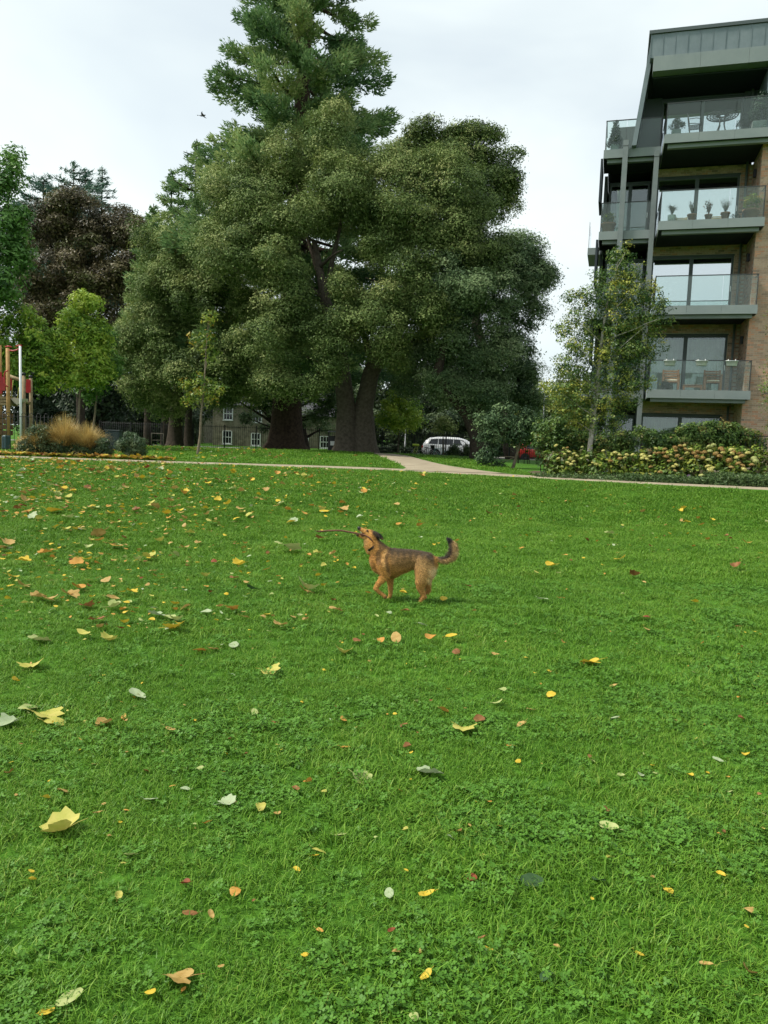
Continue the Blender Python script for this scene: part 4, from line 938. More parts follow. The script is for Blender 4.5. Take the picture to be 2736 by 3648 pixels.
# hydrangeas
HYL = leafmat('hydrangea_leaves', [(0.075,0.065,0.022), (0.056,0.111,0.018), (0.100,0.176,0.024), (0.175,0.247,0.033), (0.325,0.338,0.055)], trans=.25, pscale=2.5, patch=.25)
def head_mesh(seed):
    r_ = np.random.default_rng(seed); n = 70; d = r_.normal(size=(n, 3)); d /= np.linalg.norm(d, axis=1, keepdims=True); d[:, 2] = np.abs(d[:, 2]) * .9 - .25 * (r_.random(n) < .4)
    P = d * np.array([1, 1, .8]) * (.9 + .12 * r_.random((n, 1))); t = np.cross(d, r_.normal(size=(n, 3))); t /= np.linalg.norm(t, axis=1, keepdims=True); b = np.cross(d, t); s = .3
    nn = d + r_.normal(0, .3, (n, 3))
    v = np.stack([P - t*s, P + b*s + d*.08, P + t*s, P - b*s + d*.08], 1).reshape(-1, 3); core = MB().lathe([(.1, -.6), (.75, -.3), (.86, .1), (.6, .55), (.1, .72)], 10)
    vv = np.concatenate([v, np.array(core.v)]); me = bpy.data.meshes.new('flower_head'); k0 = len(v)
    me.from_pydata([tuple(q) for q in vv], [], [tuple(range(4*i, 4*i+4)) for i in range(n)] + [tuple(k0 + j for j in f) for f in core.f]); me.update()
    at_ = me.attributes.new('v', 'FLOAT', 'FACE'); at_.data.foreach_set('value', np.concatenate([np.clip(r_.normal(.5, .22, n), 0, 1), np.full(len(core.f), .35)]).astype(np.float32))
    return me
HC = leafmat('hydrangea_cream', [(0.340,0.306,0.083), (0.500,0.469,0.135), (0.600,0.551,0.195), (0.660,0.612,0.270)], trans=.2, pscale=5); HBm = leafmat('hydrangea_brown', [(0.170,0.095,0.028), (0.289,0.171,0.048), (0.374,0.257,0.080), (0.425,0.342,0.120)], trans=.2, pscale=5); HGm = leafmat('hydrangea_green', [(.30,.34,.10), (.42,.44,.16), (.50,.50,.22)], trans=.2, pscale=5)
heads = {}
for i in range(3):
    for nm, mt_ in (('c', HC), ('b', HBm), ('g', HGm)):
        me = head_mesh(40 + i); me.materials.append(mt_); heads[(nm, i)] = me
HEADS = '''245,350c 295,370c 320,365b 335,393c 367,405c 384,420c 303,410c 420,360g 453,420g 340,432c 335,447c 362,457c 260,437c 322,468c 345,475c 490,465c 515,477c 287,493g 640,400c 670,415c 672,438b 706,432c 718,412c 755,412c 611,455b 820,412c 835,425c 872,385b 872,425c 913,372c 905,405b 930,400b 970,375b 985,395b 1005,415c 978,425b 1040,365b 1075,355b 1100,352c 1110,378b 1045,388b 1120,405c 1142,380c 1165,402b 1185,425b 1000,455b 1030,490c 1048,480c 1040,520b 1210,400b 1225,432b 1270,362g 1298,347g 1272,388g 1265,447g 1310,405b 1355,383b 1360,402c 1417,380c 1420,405c 1465,405b 1450,430c 1525,400c 1567,437g 1460,470b 1490,488b 1500,510c 1550,480b 1415,497b 1258,490c 1285,505c 1275,517c 875,547c 877,493b 1215,550g 820,435c 940,530b 560,385c 850,440c 1580,455g 1400,450b 1335,425b 1080,440b 1190,395b 1235,395b 960,400b 1055,420b 1485,420b 1430,395b 1345,370b'''.split()
SH = [(185,480,'green-leaved hydrangea with small cream heads at the birch end of the bed'), (481,600,'brownish thin hydrangea between the birch and the fuller bushes'), (601,790,'hydrangea with a few cream heads and yellow-green leaves, third along the bed'), (791,960,'hydrangea with brown and cream heads beside the grey post'), (961,1090,'hydrangea with mostly brown heads in the middle of the bed'), (1091,1240,'hydrangea with brown heads next to the tall green-headed one'), (1241,1340,'tall hydrangea with large pale green heads'), (1341,1440,'hydrangea with big tan and cream heads before the hedge'), (1441,1640,'hydrangea with large cream heads at the brick wall end of the bed')]
for x0, x1, lb in SH:
    cx = (x0 + x1) / 2; yb = 560 + (cx - 200) * .045; p = c4(cx, yb, 24.9 - (cx - 200) * .0006); b = V((p.x, p.y, gzf(p.x, p.y)))
    o = empty('hydrangea', b, label=lb, cat='shrub', group='hydrangeas along the flats')
    lo = []; top = 420 if x0 < 800 else 400
    for xx in np.arange(x0 + 20, x1, 34):
        for yy in np.arange(top + random.randint(0, 20), 560, 45):
            q = c4(xx + random.uniform(-10, 10), yy, 24.9 - (yy - 400) / 200 * .8 - (cx - 200) * .0006); lo.append(((q.x, q.y, q.z), .17, .16))
    thin = .32 if x0 == 481 else .55
    v, f, val = crown_from_lobes(lo, .115, 42, clump=.17, cl_density=thin, vary=.8, inner=.9, aspect=.75)
    link('foliage', np_mesh('foliage', v - np.array(b), f, {'v': val}), HYL, o)
    s = MB()
    hs = [h for h in HEADS if x0 <= int(h.split(',')[0]) <= x1]
    for h in hs:
        hx, hy = h[:-1].split(','); hx = int(hx); hy = int(hy); kind = h[-1]
        q = c4(hx, hy, 24.75 - (hy - 350) / 200 * 1.0 - (hx - 200) * .0006); rr = (.055 if x0 < 600 else .073) * random.uniform(.85, 1.25) * (1.2 if hx > 1240 else 1)
        hd = link('flower_head', heads[(kind, random.randrange(3))], None, o, loc=q - b); hd.scale = (rr, rr, rr * random.uniform(.75, .95)); hd.rotation_euler = (random.uniform(-.5, .5), random.uniform(-.5, .5), random.uniform(0, 6))
        s.tube([(q.x - b.x, q.y - b.y, q.z - b.z), ((q.x - b.x) * .6, (q.y - b.y) * .3, .25), ((q.x - b.x) * .4, 0, -.05)], [.006, .008, .01], 4)
    s.build('stems', mat('hydrangea_stem', (.09, .075, .03), .8), o)
# ground cover along the path edge
GC = leafmat('ground_cover_leaves', [(.03,.06,.02), (.055,.105,.03), (.09,.15,.045), (.13,.18,.07)], trans=.2, pscale=3, patch=.2)
C = []
for x in np.arange(120, 1900, 7):
    yb = 560 + (x - 200) * .045 + (18 if x > 700 else 8); q0 = c4(x, yb, 23.9 - (x - 200) * .0009)
    for j in range(26 if x > 700 else 7):
        yy = q0.y + random.uniform(-.45, .55); xx = q0.x + random.uniform(-.1, .1); C.append((xx, yy, gzf(xx, yy) + random.random() ** 2 * (.36 if x > 1250 else .2 if x > 650 else .14)))
C = np.array(C); C = np.repeat(C, 5, 0) + rng.normal(0, .05, (len(C) * 5, 3)) * np.array([1, 1, .6]); v, f = leaf_tris(C, rng.normal(0, .5, C.shape) + np.array([0, -.2, .8]), .075 * rng.uniform(.5, 1.4, len(C)), .5)
link('ground_cover', np_mesh('ground_cover', v, f, {'v': np.clip(rng.normal(.5, .25, len(C)), 0, 1)}), GC, kind='stuff')
m_pur = mat('purple_petals', (.50, .28, .58), .6); m_yel = mat('flower_eye', (.55, .38, .05), .7)
for x, y, lb in ((1133,552,'larger purple daisy at the path edge of the bed'), (1155,572,'small purple daisy next to the larger one'), (1005,570,'purple daisy low by the brown hydrangea'), (1530,567,'purple daisy near the brick wall end of the bed'), (880,567,'pale purple daisy by the grey post end of the bed')):
    q = c4(x, y, 23.55); q.z = max(q.z, gzf(q.x, q.y) + .1); o = empty('daisy', (q.x, q.y, gzf(q.x, q.y)), label=lb, cat='flower', group='purple daisies in the bed'); hz = q.z - gzf(q.x, q.y)
    MB().tube([(0, 0, 0), (.01, 0, hz)], .004, 4).build('stem', mat('flower_stem', (.06, .10, .03), .8), o)
    for kf in range(3):
        pt = MB(); ox, oz_ = random.uniform(-.05, .05) * kf, random.uniform(-.03, .03) * kf
        for j in range(10):
            a = j * .628; pt.quad((ox, -.012, hz + oz_), (ox + .03*math.cos(a-.25), -.016, hz + oz_ + .03*math.sin(a-.25)), (ox + .042*math.cos(a), -.02, hz + oz_ + .042*math.sin(a)), (ox + .03*math.cos(a+.25), -.016, hz + oz_ + .03*math.sin(a+.25)))
        pt.build('petals', m_pur, o); MB().lathe([(.002, -.005), (.009, 0), (.002, .006)], 8, (ox, -.024, hz + oz_)).build('eye', m_yel, o)

# ================================================================ tawny grass and low shrubs at the left
k6b = 700 / 1659
def c6(x, y, Y): return at(x * k6b, 1150 + y * k6b, Y)
TAW = leafmat('tawny_blades', [(0.189,0.140,0.043), (0.351,0.252,0.080), (0.513,0.364,0.123), (0.648,0.504,0.217), (0.324,0.294,0.102)], trans=.25, pscale=2.5, patch=.2)
def fountain(n, h, spread, wd=.007, droop=.55, base=.2):
    vv = []
    for i in range(n):
        a = rng.uniform(0, 6.283); s = spread * rng.random() ** .7; hh = h * rng.uniform(.55, 1.05); d = np.array([math.cos(a), math.sin(a), 0]); p = np.array([-d[1], d[0], 0]) * wd
        o = d * base * rng.random(); pts = [o]
        for j in (1, 2, 3):
            f_ = j / 3; pts.append(o + d * s * f_ ** 1.6 + np.array([0, 0, hh * (f_ - droop * (s / spread) * f_ ** 3 * .8)]))
        for j in range(3):
            w0 = 1 - .28 * j; w1 = 1 - .28 * (j + 1)
            vv += [pts[j] - p*w0, pts[j] + p*w0, pts[j+1] + p*w1, pts[j] - p*w0, pts[j+1] + p*w1, pts[j+1] - p*w1]
    v = np.array(vv); return v, np.arange(len(v)).reshape(-1, 3), np.repeat(np.clip(rng.normal(.5, .28, n), 0, 1), 6)
for x, h, s, n, lb in ((545, 1.55, .95, 3400, 'tall tawny ornamental grass, the fullest clump by the path'), (730, 1.3, .95, 2600, 'tawny ornamental grass leaning towards the cabinet'), (330, 1.2, .8, 1700, 'shorter greenish tawny grass by the white pole'), (215, .62, .5, 500, 'small tawny tuft at the foot of the white pole')):
    p = c6(x, 1020, 26.6); b = V((p.x, p.y, gzf(p.x, p.y))); o = empty('ornamental_grass', b, label=lb, cat='grass clump', group='tawny grasses by the path')
    v, f, val = fountain(n, h, s); link('blades', np_mesh('blades', v, f, {'v': val}), TAW, o, kind='stuff')
    cv, cf, cval = crown_from_lobes([((0, 0, .25), s*.45, .25)], .1, 120, clump=.2); link('base_tuft', np_mesh('base_tuft', cv, cf, {'v': cval}), TAW, o)
ROS = leafmat('rosemary_sprigs', [(.022,.050,.022), (.045,.088,.036), (.080,.130,.052), (.13,.17,.075)], trans=.1, pscale=4, patch=.2)
for lobes_, lb in (([(210,1040,70),(290,1010,80),(380,1010,85),(330,1070,75),(250,1085,50),(430,1060,70)], 'wide dark green low shrub with leaves caught in it, left of the grass'), ([(330,900,80),(400,930,70),(270,930,55)], 'grey-green feathery shrub under the tawny grass'), ([(520,1030,75),(560,1070,60),(480,1080,55)], 'dark low shrub in front of the fullest tawny grass'), ([(680,1020,75),(720,1060,60),(640,1070,55)], 'middle low shrub in front of the leaning tawny grass'), ([(860,1010,65),(890,1060,65),(830,1080,50)], 'upright low shrub right of the tawny grass'), ([(1090,970,85),(1170,1010,75),(1050,1030,75),(1140,1080,75),(1200,1080,45),(1090,1090,60)], 'rounded dark green shrub standing apart beside the grass verge')):
    rows = [(c6(x, y, 26.35), r * k6b, 26.35, .9) for x, y, r in lobes_]
    lo = [((p.x, p.y, p.z - .06), r * .8 * Y / 2736, r * .72 * Y / 2736 * q) for p, r, Y, q in rows]; c = V(lo[0][0]); b = V((c.x, c.y, gzf(c.x, c.y))); o = empty('low_shrub', b, label=lb, cat='shrub', group='low shrubs by the tawny grass')
    v, f, val = crown_from_lobes(lo, .085, 330, clump=.11, cl_density=.8, vary=.5, aspect=.28, up=.2); link('foliage', np_mesh('foliage', v - np.array(b), f, {'v': val}), ROS, o)
    s = MB()
    for j in range(14): s.tube([(random.uniform(-.2, .2), random.uniform(-.1, .1), -.05), (random.uniform(-.35, .35), random.uniform(-.2, .2), .45)], [.012, .004], 4)
    s.build('stem', m_barkd, o)

# ================================================================ playground at the left edge
m_pine = mat('treated_pine', (.30, .17, .055), .75, (.40, .24, .085), scale=6, bump=.2, bscale=30)
m_pine2 = mat('weathered_log', (.20, .15, .075), .85, (.29, .22, .12), scale=6, bump=.3, bscale=30)
m_red = mat('red_plastic', (.36, .022, .026), .4, (.42, .035, .035), scale=3)
m_wpole = mat('white_pole_paint', (.74, .75, .76), .4)
YP = 31.0
play = empty('playground_tower', c6(65, 1000, YP), label='timber climbing frame with red panels and white pole at the left edge', cat='playground'); PG = V((play.location.x, play.location.y, 0)); play.location.z = gzf(PG.x, PG.y); PG.z = play.location.z
def pl(name, mbx, mt, **kw):
    me = mbx.mesh(name); me.transform(Matrix.Translation(-PG)); return link(name, me, mt, play, **kw)
def vpost(x, ytop, r, Y, mt, name='post', cap=None):
    t = c6(x, ytop, Y); b_ = V((t.x - .0, t.y, gzf(t.x, t.y) - .1)); o = pl(name, MB().tube([b_, t], r, 12), mt)
    if cap is not None:
        c = MB().tube([t + V((0, 0, -.02)), t + V((0, 0, .09))], r * 1.15, 12); me = c.mesh('post_cap'); me.transform(Matrix.Translation(-PG)); link('post_cap', me, cap, o)
vpost(170, 195, .046, YP - .6, m_wpole, 'fireman_pole')
m_cap = mat('black_cap', (.015, .016, .018), .5)
vpost(65, 215, .075, YP, m_pine); vpost(-2, 190, .075, YP + .3, m_pine); vpost(200, 440, .07, YP + .8, m_pine2, cap=m_cap); vpost(260, 462, .07, YP + 1.6, m_pine2, cap=m_cap); vpost(-60, 210, .075, YP, m_pine)
tb = lambda pts, r, Y: MB().tube([c6(x, y, Y) for x, y in pts], r, 8)
pl('top_rail', tb([(45, 203), (70, 198), (100, 205)], .03, YP), m_red); pl('top_rail', tb([(80, 232), (110, 237), (140, 230), (165, 215)], .028, YP - .3), m_red); pl('top_rail', tb([(135, 200), (160, 190), (185, 193)], .028, YP - .6), m_red)
pl('grab_handle', tb([(68, 405), (48, 410), (38, 430), (38, 500), (48, 530), (68, 540)], .028, YP - .15), m_red)
def pill(x0, x1, y0, y1, Y, name):
    a = c6(x0, y1, Y); b_ = c6(x1, y0, Y); r = .06; w_, h_ = b_.x - a.x, b_.z - a.z
    pr = []
    for cx, cz, s0 in ((w_ - r, h_ - r, 0), (r, h_ - r, 1), (r, r, 2), (w_ - r, r, 3)):
        for j in range(5): t = (s0 + j / 4) * math.pi / 2; pr.append((cx + r*math.cos(t), cz + r*math.sin(t)))
    return pl(name, MB().prism(pr, 0, .05, (a, V((1, 0, 0)), V((0, 1, 0)), V((0, 0, 1)))), m_red)
pill(2, 42, 458, 572, YP + .1, 'red_panel'); pill(76, 96, 468, 572, YP + .3, 'red_panel'); pill(214, 256, 478, 590, YP + 1.2, 'red_panel'); pill(-14, 14, 415, 600, YP + .2, 'red_panel'); pill(178, 192, 500, 575, YP + .9, 'red_panel')
pl('beam', tb([(80, 450), (150, 475), (215, 498)], .07, YP + .9), m_pine2); pl('beam', tb([(180, 655), (255, 680)], .07, YP + 1.3), m_pine2)
for pts in (((112, 482), (103, 560), (97, 640)), ((160, 545), (152, 600), (146, 665))): pl('rope', tb(pts, .018, YP + .6), mat('green_rope', (.30, .30, .07), .8))
a = c6(84, 690, YP + .5); b_ = c6(192, 638, YP + .5); w_ = b_.x - a.x; h_ = b_.z - a.z
pl('climbing_net', MB().prism([(0, h_), (w_, h_), (w_*.9, h_*.5), (w_*.55, 0), (w_*.3, h_*.35)], 0, .5, (a, V((1, 0, 0)), V((0, 1, 0)), V((0, 0, 1)))), mat('cream_mat', (.50, .46, .36), .8))
for j in range(3):
    a = c6(-60, 640 + j*26, YP + .2); b_ = c6(58, 618 + j*26, YP + .2); pl('platform_board', MB().box(a.x, b_.x, a.y, a.y + .9, a.z, a.z + .10), m_pine2)
for j in range(4):
    a = c6(-60, 800 + j*48, YP + .1); b_ = c6(104, 758 + j*48, YP + .1); pl('side_board', MB().box(a.x, b_.x, a.y, a.y + .06, a.z, a.z + .185), mat('brown_board', (.13, .075, .03), .8, (.17, .10, .045), scale=6))
pl('slide_chute', MB().bbox(c6(30, 900, YP - .3).x, c6(70, 900, YP - .3).x, YP - .5, YP - .1, PG.z, PG.z + .6, .04), mat('blue_grey_plastic', (.05, .09, .10), .5))
a = c6(-140, 740, 28.6); b_ = c6(470, 740, 28.9)
railing('bow_top_fence', (a.x, a.y), (b_.x, b_.y), 1.42, .135, .010, (.14, 1.34), 2.7, 'bow-topped dark railing round the playground', hoop=True)
p = c6(960, 900, 34.5); b = V((p.x, p.y, gzf(p.x, p.y))); o = empty('utility_cabinet', b, label='dark green cabinet standing behind the low shrubs', cat='cabinet')
m_cab = mat('dark_green_steel', (.018, .032, .032), .5, (.026, .042, .042), scale=3)
MB().bbox(-.32, .32, -.2, .2, 0, .9, .015).build('body', m_cab, o); MB().bbox(-.34, .34, -.22, .22, .902, .95, .01).build('lid', m_cab, o); MB().bbox(-.29, -.005, -.215, -.202, .06, .86, .004).build('door', m_cab, o); MB().bbox(.005, .29, -.215, -.202, .06, .86, .004).build('door', m_cab, o)
p = c6(1330, 975, 46); b = V((p.x, p.y, gzf(p.x, p.y))); o = empty('cycle_stand', b, label='pale square hoop stand near the left evergreen oak trunk', cat='stand')
MB().tube([(-.35, 0, -.05), (-.35, 0, .8), (.35, 0, .8), (.35, 0, -.05)], .03, 8).build('hoop', mat('pale_timber', (.12, .105, .08), .8), o); MB().tube([(-.35, 0, .4), (.35, 0, .4)], .02, 8).build('crossbar', mat('pale_timber'), o)
# ================================================================ street beyond the trees
RZ = gzf(0, 62)
railing('railing_fence', (-21, 56.4), (15.5, 55.6), 1.95, .14, .012, (.15, 1.85), 2.3, 'long black upright-bar railing between the park and the road', pr=.04)
m_tyre = mat('tyre_rubber', (.012, .012, .012), .85); m_alloy = mat('alloy_rim', (.42, .43, .44), .35, metal=.8); m_cglass = mat('tinted_car_glass', (.008, .010, .011), .06, spec=.6); m_trim = mat('black_trim', (.014, .014, .015), .5); m_tail = mat('tail_lamp_red', (.45, .015, .012), .25); m_headl = mat('head_lamp', (.6, .62, .63), .15)
def car(name, loc, rz, st, paint, wheels, wr, glass, label, hw=.92):
    """st: stations (x, underside, belt, roof, half width at roof); nose at +x"""
    o = empty(name, loc, rz, label=label, cat='car'); mb = MB(); ring = []
    for x, zb, be, ro, hr in st:
        e = min(1, .80 + .2 * min(1, (x - st[0][0]) / .35)) * min(1, .74 + .26 * min(1, (st[-1][0] - x) / .7)); w_ = hw * e
        half = [(0, zb), (w_ * .86, zb), (w_ * .98, zb + .14), (w_, (zb + be) * .55), (w_ * .985, be - .06), (w_ * .955, be), (min(w_ * .94, hr + .06), ro - (ro - be) * .25), (min(hr, w_ * .9), ro - .035), (min(hr, w_ * .9) * .72, ro), (0, ro + .012)]
        ring.append([(x, y, z) for y, z in half] + [(x, -y, z) for y, z in half[-2:0:-1]])
    n = len(ring[0]); mb.v = [p for r in ring for p in r]
    for i in range(len(ring) - 1):
        for j in range(n): mb.f.append((i*n + j, i*n + (j+1) % n, (i+1)*n + (j+1) % n, (i+1)*n + j)); mb.sm.append(True)
    mb.f.append(tuple(range(n))); mb.sm.append(False); mb.f.append(tuple((len(ring)-1)*n + j for j in range(n))); mb.sm.append(False)
    body = mb.build('body', paint, o)
    xs_ = [s[0] for s in st]
    def wall_pt(x, f, s, off=.006):
        be = np.interp(x, xs_, [q[2] for q in st]); ro = np.interp(x, xs_, [q[3] for q in st]); hr = np.interp(x, xs_, [q[4] for q in st])
        e = min(1, .80 + .2 * min(1, (x - st[0][0]) / .35)) * min(1, .74 + .26 * min(1, (st[-1][0] - x) / .7)); w_ = hw * e
        y0, z0, y1, z1 = w_ * .955, be, min(w_ * .94, hr + .06), ro - (ro - be) * .25; y2, z2 = min(hr, w_ * .9), ro - .035
        if f < .72: t = f / .72; y, z = y0 + (y1 - y0) * t, z0 + (z1 - z0) * t
        else: t = (f - .72) / .28; y, z = y1 + (y2 - y1) * t, z1 + (z2 - z1) * t
        return V((x, s * (y + off), z))
    for s in (-1, 1):
        for quad_ in glass:
            (xa, xb, xc, xd) = quad_          # bottom rear, bottom front, top front, top rear
            g = MB(); k = 5
            for i in range(k):
                for j in range(3):
                    def P_(a, b): 
                        xb_ = xa + (xb - xa) * a; xt_ = xd + (xc - xd) * a; f = .08 + .66 * b; return wall_pt(xb_ + (xt_ - xb_) * b, f, s)
                    g.quad(P_(i/k, j/3), P_((i+1)/k, j/3), P_((i+1)/k, (j+1)/3), P_(i/k, (j+1)/3))
            g.build('side_window', m_cglass, o)
        for xw in wheels:
            wh = empty('wheel', (xw, s * (hw - .1), wr)); wh.parent = o
            t = MB().lathe([(wr*.62, -.1), (wr*.94, -.1), (wr, -.06), (wr, .06), (wr*.94, .1), (wr*.62, .1)], 26); me = t.mesh('tyre'); me.transform(Matrix.Rotation(math.pi/2, 4, 'X')); link('tyre', me, m_tyre, wh)
            r_ = MB().lathe([(wr*.62, -.08), (wr*.64, 0), (wr*.62, .08)], 20)
            for i in range(5):
                a = i * 2*math.pi/5; r_.tube([(0, 0, .08 * 1), (wr*.62*math.cos(a), wr*.62*math.sin(a), .075)], wr*.11, 6); r_.tube([(0, 0, -.08), (wr*.62*math.cos(a), wr*.62*math.sin(a), -.075)], wr*.11, 6)
            me = r_.mesh('rim'); me.transform(Matrix.Rotation(math.pi/2, 4, 'X')); link('rim', me, m_alloy, wh)
            arch = MB().lathe([(wr*1.12, -.13), (wr*1.16, 0), (wr*1.12, .125)], 24); me = arch.mesh('wheel_arch'); me.transform(Matrix.Rotation(math.pi/2, 4, 'X')); me.transform(Matrix.Translation((xw, s*(hw - .115), wr + .01))); link('wheel_arch', me, m_trim, o)
        x1 = glass[0][1] + .12
        MB().bbox(x1, x1 + .12, s*hw*.99 - .03 + .09*s, s*hw*.99 + .03 + .09*s, st[len(st)//2][2] + .02, st[len(st)//2][2] + .17, .03).build('mirror', paint, o)
        MB().bbox(st[0][0] - .015, st[0][0] + .16, s*hw*.70 - .12, s*hw*.70 + .12, st[1][2] - .22, st[1][2] - .07, .02).build('tail_lamp', m_tail, o)
        MB().bbox(st[-1][0] - .3, st[-1][0] - .02, s*hw*.62 - .14, s*hw*.62 + .14, st[-2][2] - .14, st[-2][2] - .02, .03).build('headlight', m_headl, o)
        MB().bbox(wheels[0] + wr + .12, wheels[1] - wr - .12, s*hw*.985 - .012, s*hw*.985 + .012, st[3][1] + .0, st[3][1] + .12, .01).build('sill', m_trim, o)
    MB().bbox(st[0][0] - .05, st[0][0] + .1, -hw*.78, hw*.78, st[0][1] - .02, st[0][1] + .2, .03).build('rear_bumper', m_trim, o)
    MB().bbox(st[-1][0] - .1, st[-1][0] + .04, -hw*.7, hw*.7, st[-1][1] - .02, st[-1][1] + .16, .03).build('front_bumper', m_trim, o)
    return o
m_wcar = mat('white_car_paint', (.90, .905, .91), .3, spec=.5, coat=.6); m_rcar = mat('red_car_paint', (.42, .018, .014), .3, spec=.5, coat=.6)
suv = [(-2.3,.42,.78,.82,.5), (-2.22,.34,1.02,1.10,.6), (-2.05,.28,1.08,1.38,.60), (-1.75,.26,1.08,1.60,.62), (-1.2,.25,1.06,1.68,.64), (-.4,.25,1.04,1.70,.65), (.35,.25,1.03,1.67,.64), (.85,.25,1.02,1.53,.62), (1.35,.25,1.0,1.18,.62), (1.5,.26,.98,1.04,.7), (2.0,.28,.90,.95,.7), (2.25,.34,.80,.84,.6), (2.36,.42,.62,.66,.5)]
p = at(1504, 1600, 61.2)
car('parked_car', (p.x + 2.5, 61.0, RZ + .02), math.radians(-3), suv, m_wcar, (-1.38, 1.42), .36, [(-.08, 1.05, .62, -.06), (-1.14, -.11, -.09, -1.12), (-1.86, -1.18, -1.16, -1.66)], 'white estate car parked behind the railings between the oak trunks').scale = (1.10, 1.0, 1.0)
hat = [(-1.95,.40,.75,.80,.5), (-1.88,.32,.98,1.08,.55), (-1.6,.26,.98,1.34,.56), (-1.0,.24,.97,1.46,.58), (-.2,.24,.96,1.49,.58), (.4,.24,.95,1.42,.57), (.85,.24,.93,1.16,.57), (1.2,.25,.92,.98,.64), (1.7,.28,.84,.88,.62), (1.92,.34,.7,.74,.5), (1.98,.4,.6,.63,.45)]
p = at(1826, 1610, 60.8)
car('parked_car', (p.x + 1.98, 60.7, RZ + .02), math.radians(4), hat, m_rcar, (-1.22, 1.22), .31, [(-.05, .72, .3, 0.0), (-1.2, -.1, -.06, -1.0)], 'small red car parked behind the railings near the flats', hw=.85)
# bicycles against the railings
def bicycle(x, y, rz, frame, label, basket=False, rim=(.5, .5, .5)):
    o = empty('bicycle', (x, y, gzf(x, y)), rz, label=label, cat='bicycle'); mf = mat('bike_' + label.split()[0] + label.split()[1], frame, .4)
    for xx in (-.52, .52):
        wh = empty('wheel', (xx, 0, .34)); wh.parent = o
        ringp = lambda R: [(R*math.cos(t), 0, R*math.sin(t)) for t in np.linspace(0, 2*math.pi, 25)]
        MB().tube(ringp(.325), .018, 6, cap=False).build('tyre', m_tyre, wh); MB().tube(ringp(.303), .013, 5, cap=False).build('rim', mat('bike_rim_%d' % int(rim[0]*100), rim, .4), wh)
        sp = MB()
        for i in range(12): sp.tube([(0, 0, 0), (.3*math.cos(i*.5236), 0, .3*math.sin(i*.5236))], .003, 3)
        sp.tube([(0, -.05, 0), (0, .05, 0)], .02, 6); sp.build('spokes', m_alloy, wh)
    fr = MB(); bb = (-.05, 0, .28); sl = (-.17, 0, .78); hd = (.36, 0, .80)
    for a, b_ in ((bb, sl), (bb, (.4, 0, .66)), (sl, hd), ((-.52, 0, .34), bb), ((-.52, 0, .34), sl), ((.52, 0, .34), (.36, 0, .88))): fr.tube([a, b_], .018, 6)
    fr.build('frame', mf, o); MB().bbox(-.30, -.04, -.07, .07, .83, .89, .02).build('saddle', m_trim, o); MB().tube([(.30, -.27, .98), (.36, -.15, 1.0), (.36, .15, 1.0), (.30, .27, .98)], .015, 6).build('handlebar', m_trim, o); MB().tube([(.36, 0, .85), (.36, 0, 1.0)], .014, 6).build('stem', m_trim, o); MB().tube([sl, (-.18, 0, .84)], .013, 6).build('seat_post', m_alloy, o)
    ck = MB().lathe([(.09, -.006), (.09, .006)], 16); me = ck.mesh('crank'); me.transform(Matrix.Rotation(math.pi/2, 4, 'X')); me.transform(Matrix.Translation((-.05, -.03, .28))); link('crank', me, m_trim, o)
    if basket: MB().lathe([(.12, .0), (.17, .24), (.18, .26), (.16, .26)], 10, (.58, 0, .78), sy=.8).build('basket', m_trim, o)
    return o
p = at(1525, 1630, 55.0); bicycle(p.x, 54.9, .1, (.05, .05, .05), 'dark bicycle leaning on the railings, its wheels before the car tyre')
p = at(1568, 1630, 54.8); bicycle(p.x, 54.7, math.pi + .1, (.10, .3, .28), 'pale rimmed bicycle with front basket by the white car', basket=True, rim=(.75, .75, .75))
p = at(1478, 1630, 55.0); bicycle(p.x, 54.9, 1.15, (.30, .34, .05), 'end-on bicycle with a yellow-green bag at the back of the white car')
o = empty('bag', (p.x + .02, 54.72, gzf(p.x, 54.7) + .92), label='bright yellow-green bag on the end-on bicycle', cat='bag'); MB().bbox(-.24, .24, -.08, .08, 0, .16, .04).build('pouch', mat('hi_vis_fabric', (.45, .55, .06), .7), o); MB().tube([(-.2, 0, .15), (0, 0, .22), (.2, 0, .15)], .012, 6).build('strap', m_trim, o)
# litter bin by the oak
p = on_ground(1185, 1616); b = V((p.x, 44.2, gzf(p.x, 44.2))); b.x = at(1185, 1600, 44.2).x
o = empty('litter_bin', b, label='black litter bin with a white label beside the forked oak trunk', cat='bin')
MB().bbox(-.27, .27, -.22, .22, 0, .92, .03).build('body', m_black, o); MB().bbox(-.29, .29, -.24, .24, 1.12, 1.2, .04).build('lid', mat('bin_lid_grey', (.10, .11, .11), .5), o)
for s in (-1, 1): MB().bbox(s*.24 - .03, s*.24 + .03, -.2, .2, .921, 1.119, .01).build('lid_support', m_black, o)
MB().bbox(-.12, .12, -.232, -.222, .38, .62, .004).build('label_plate', mat('white_label', (.55, .57, .57), .6), o)
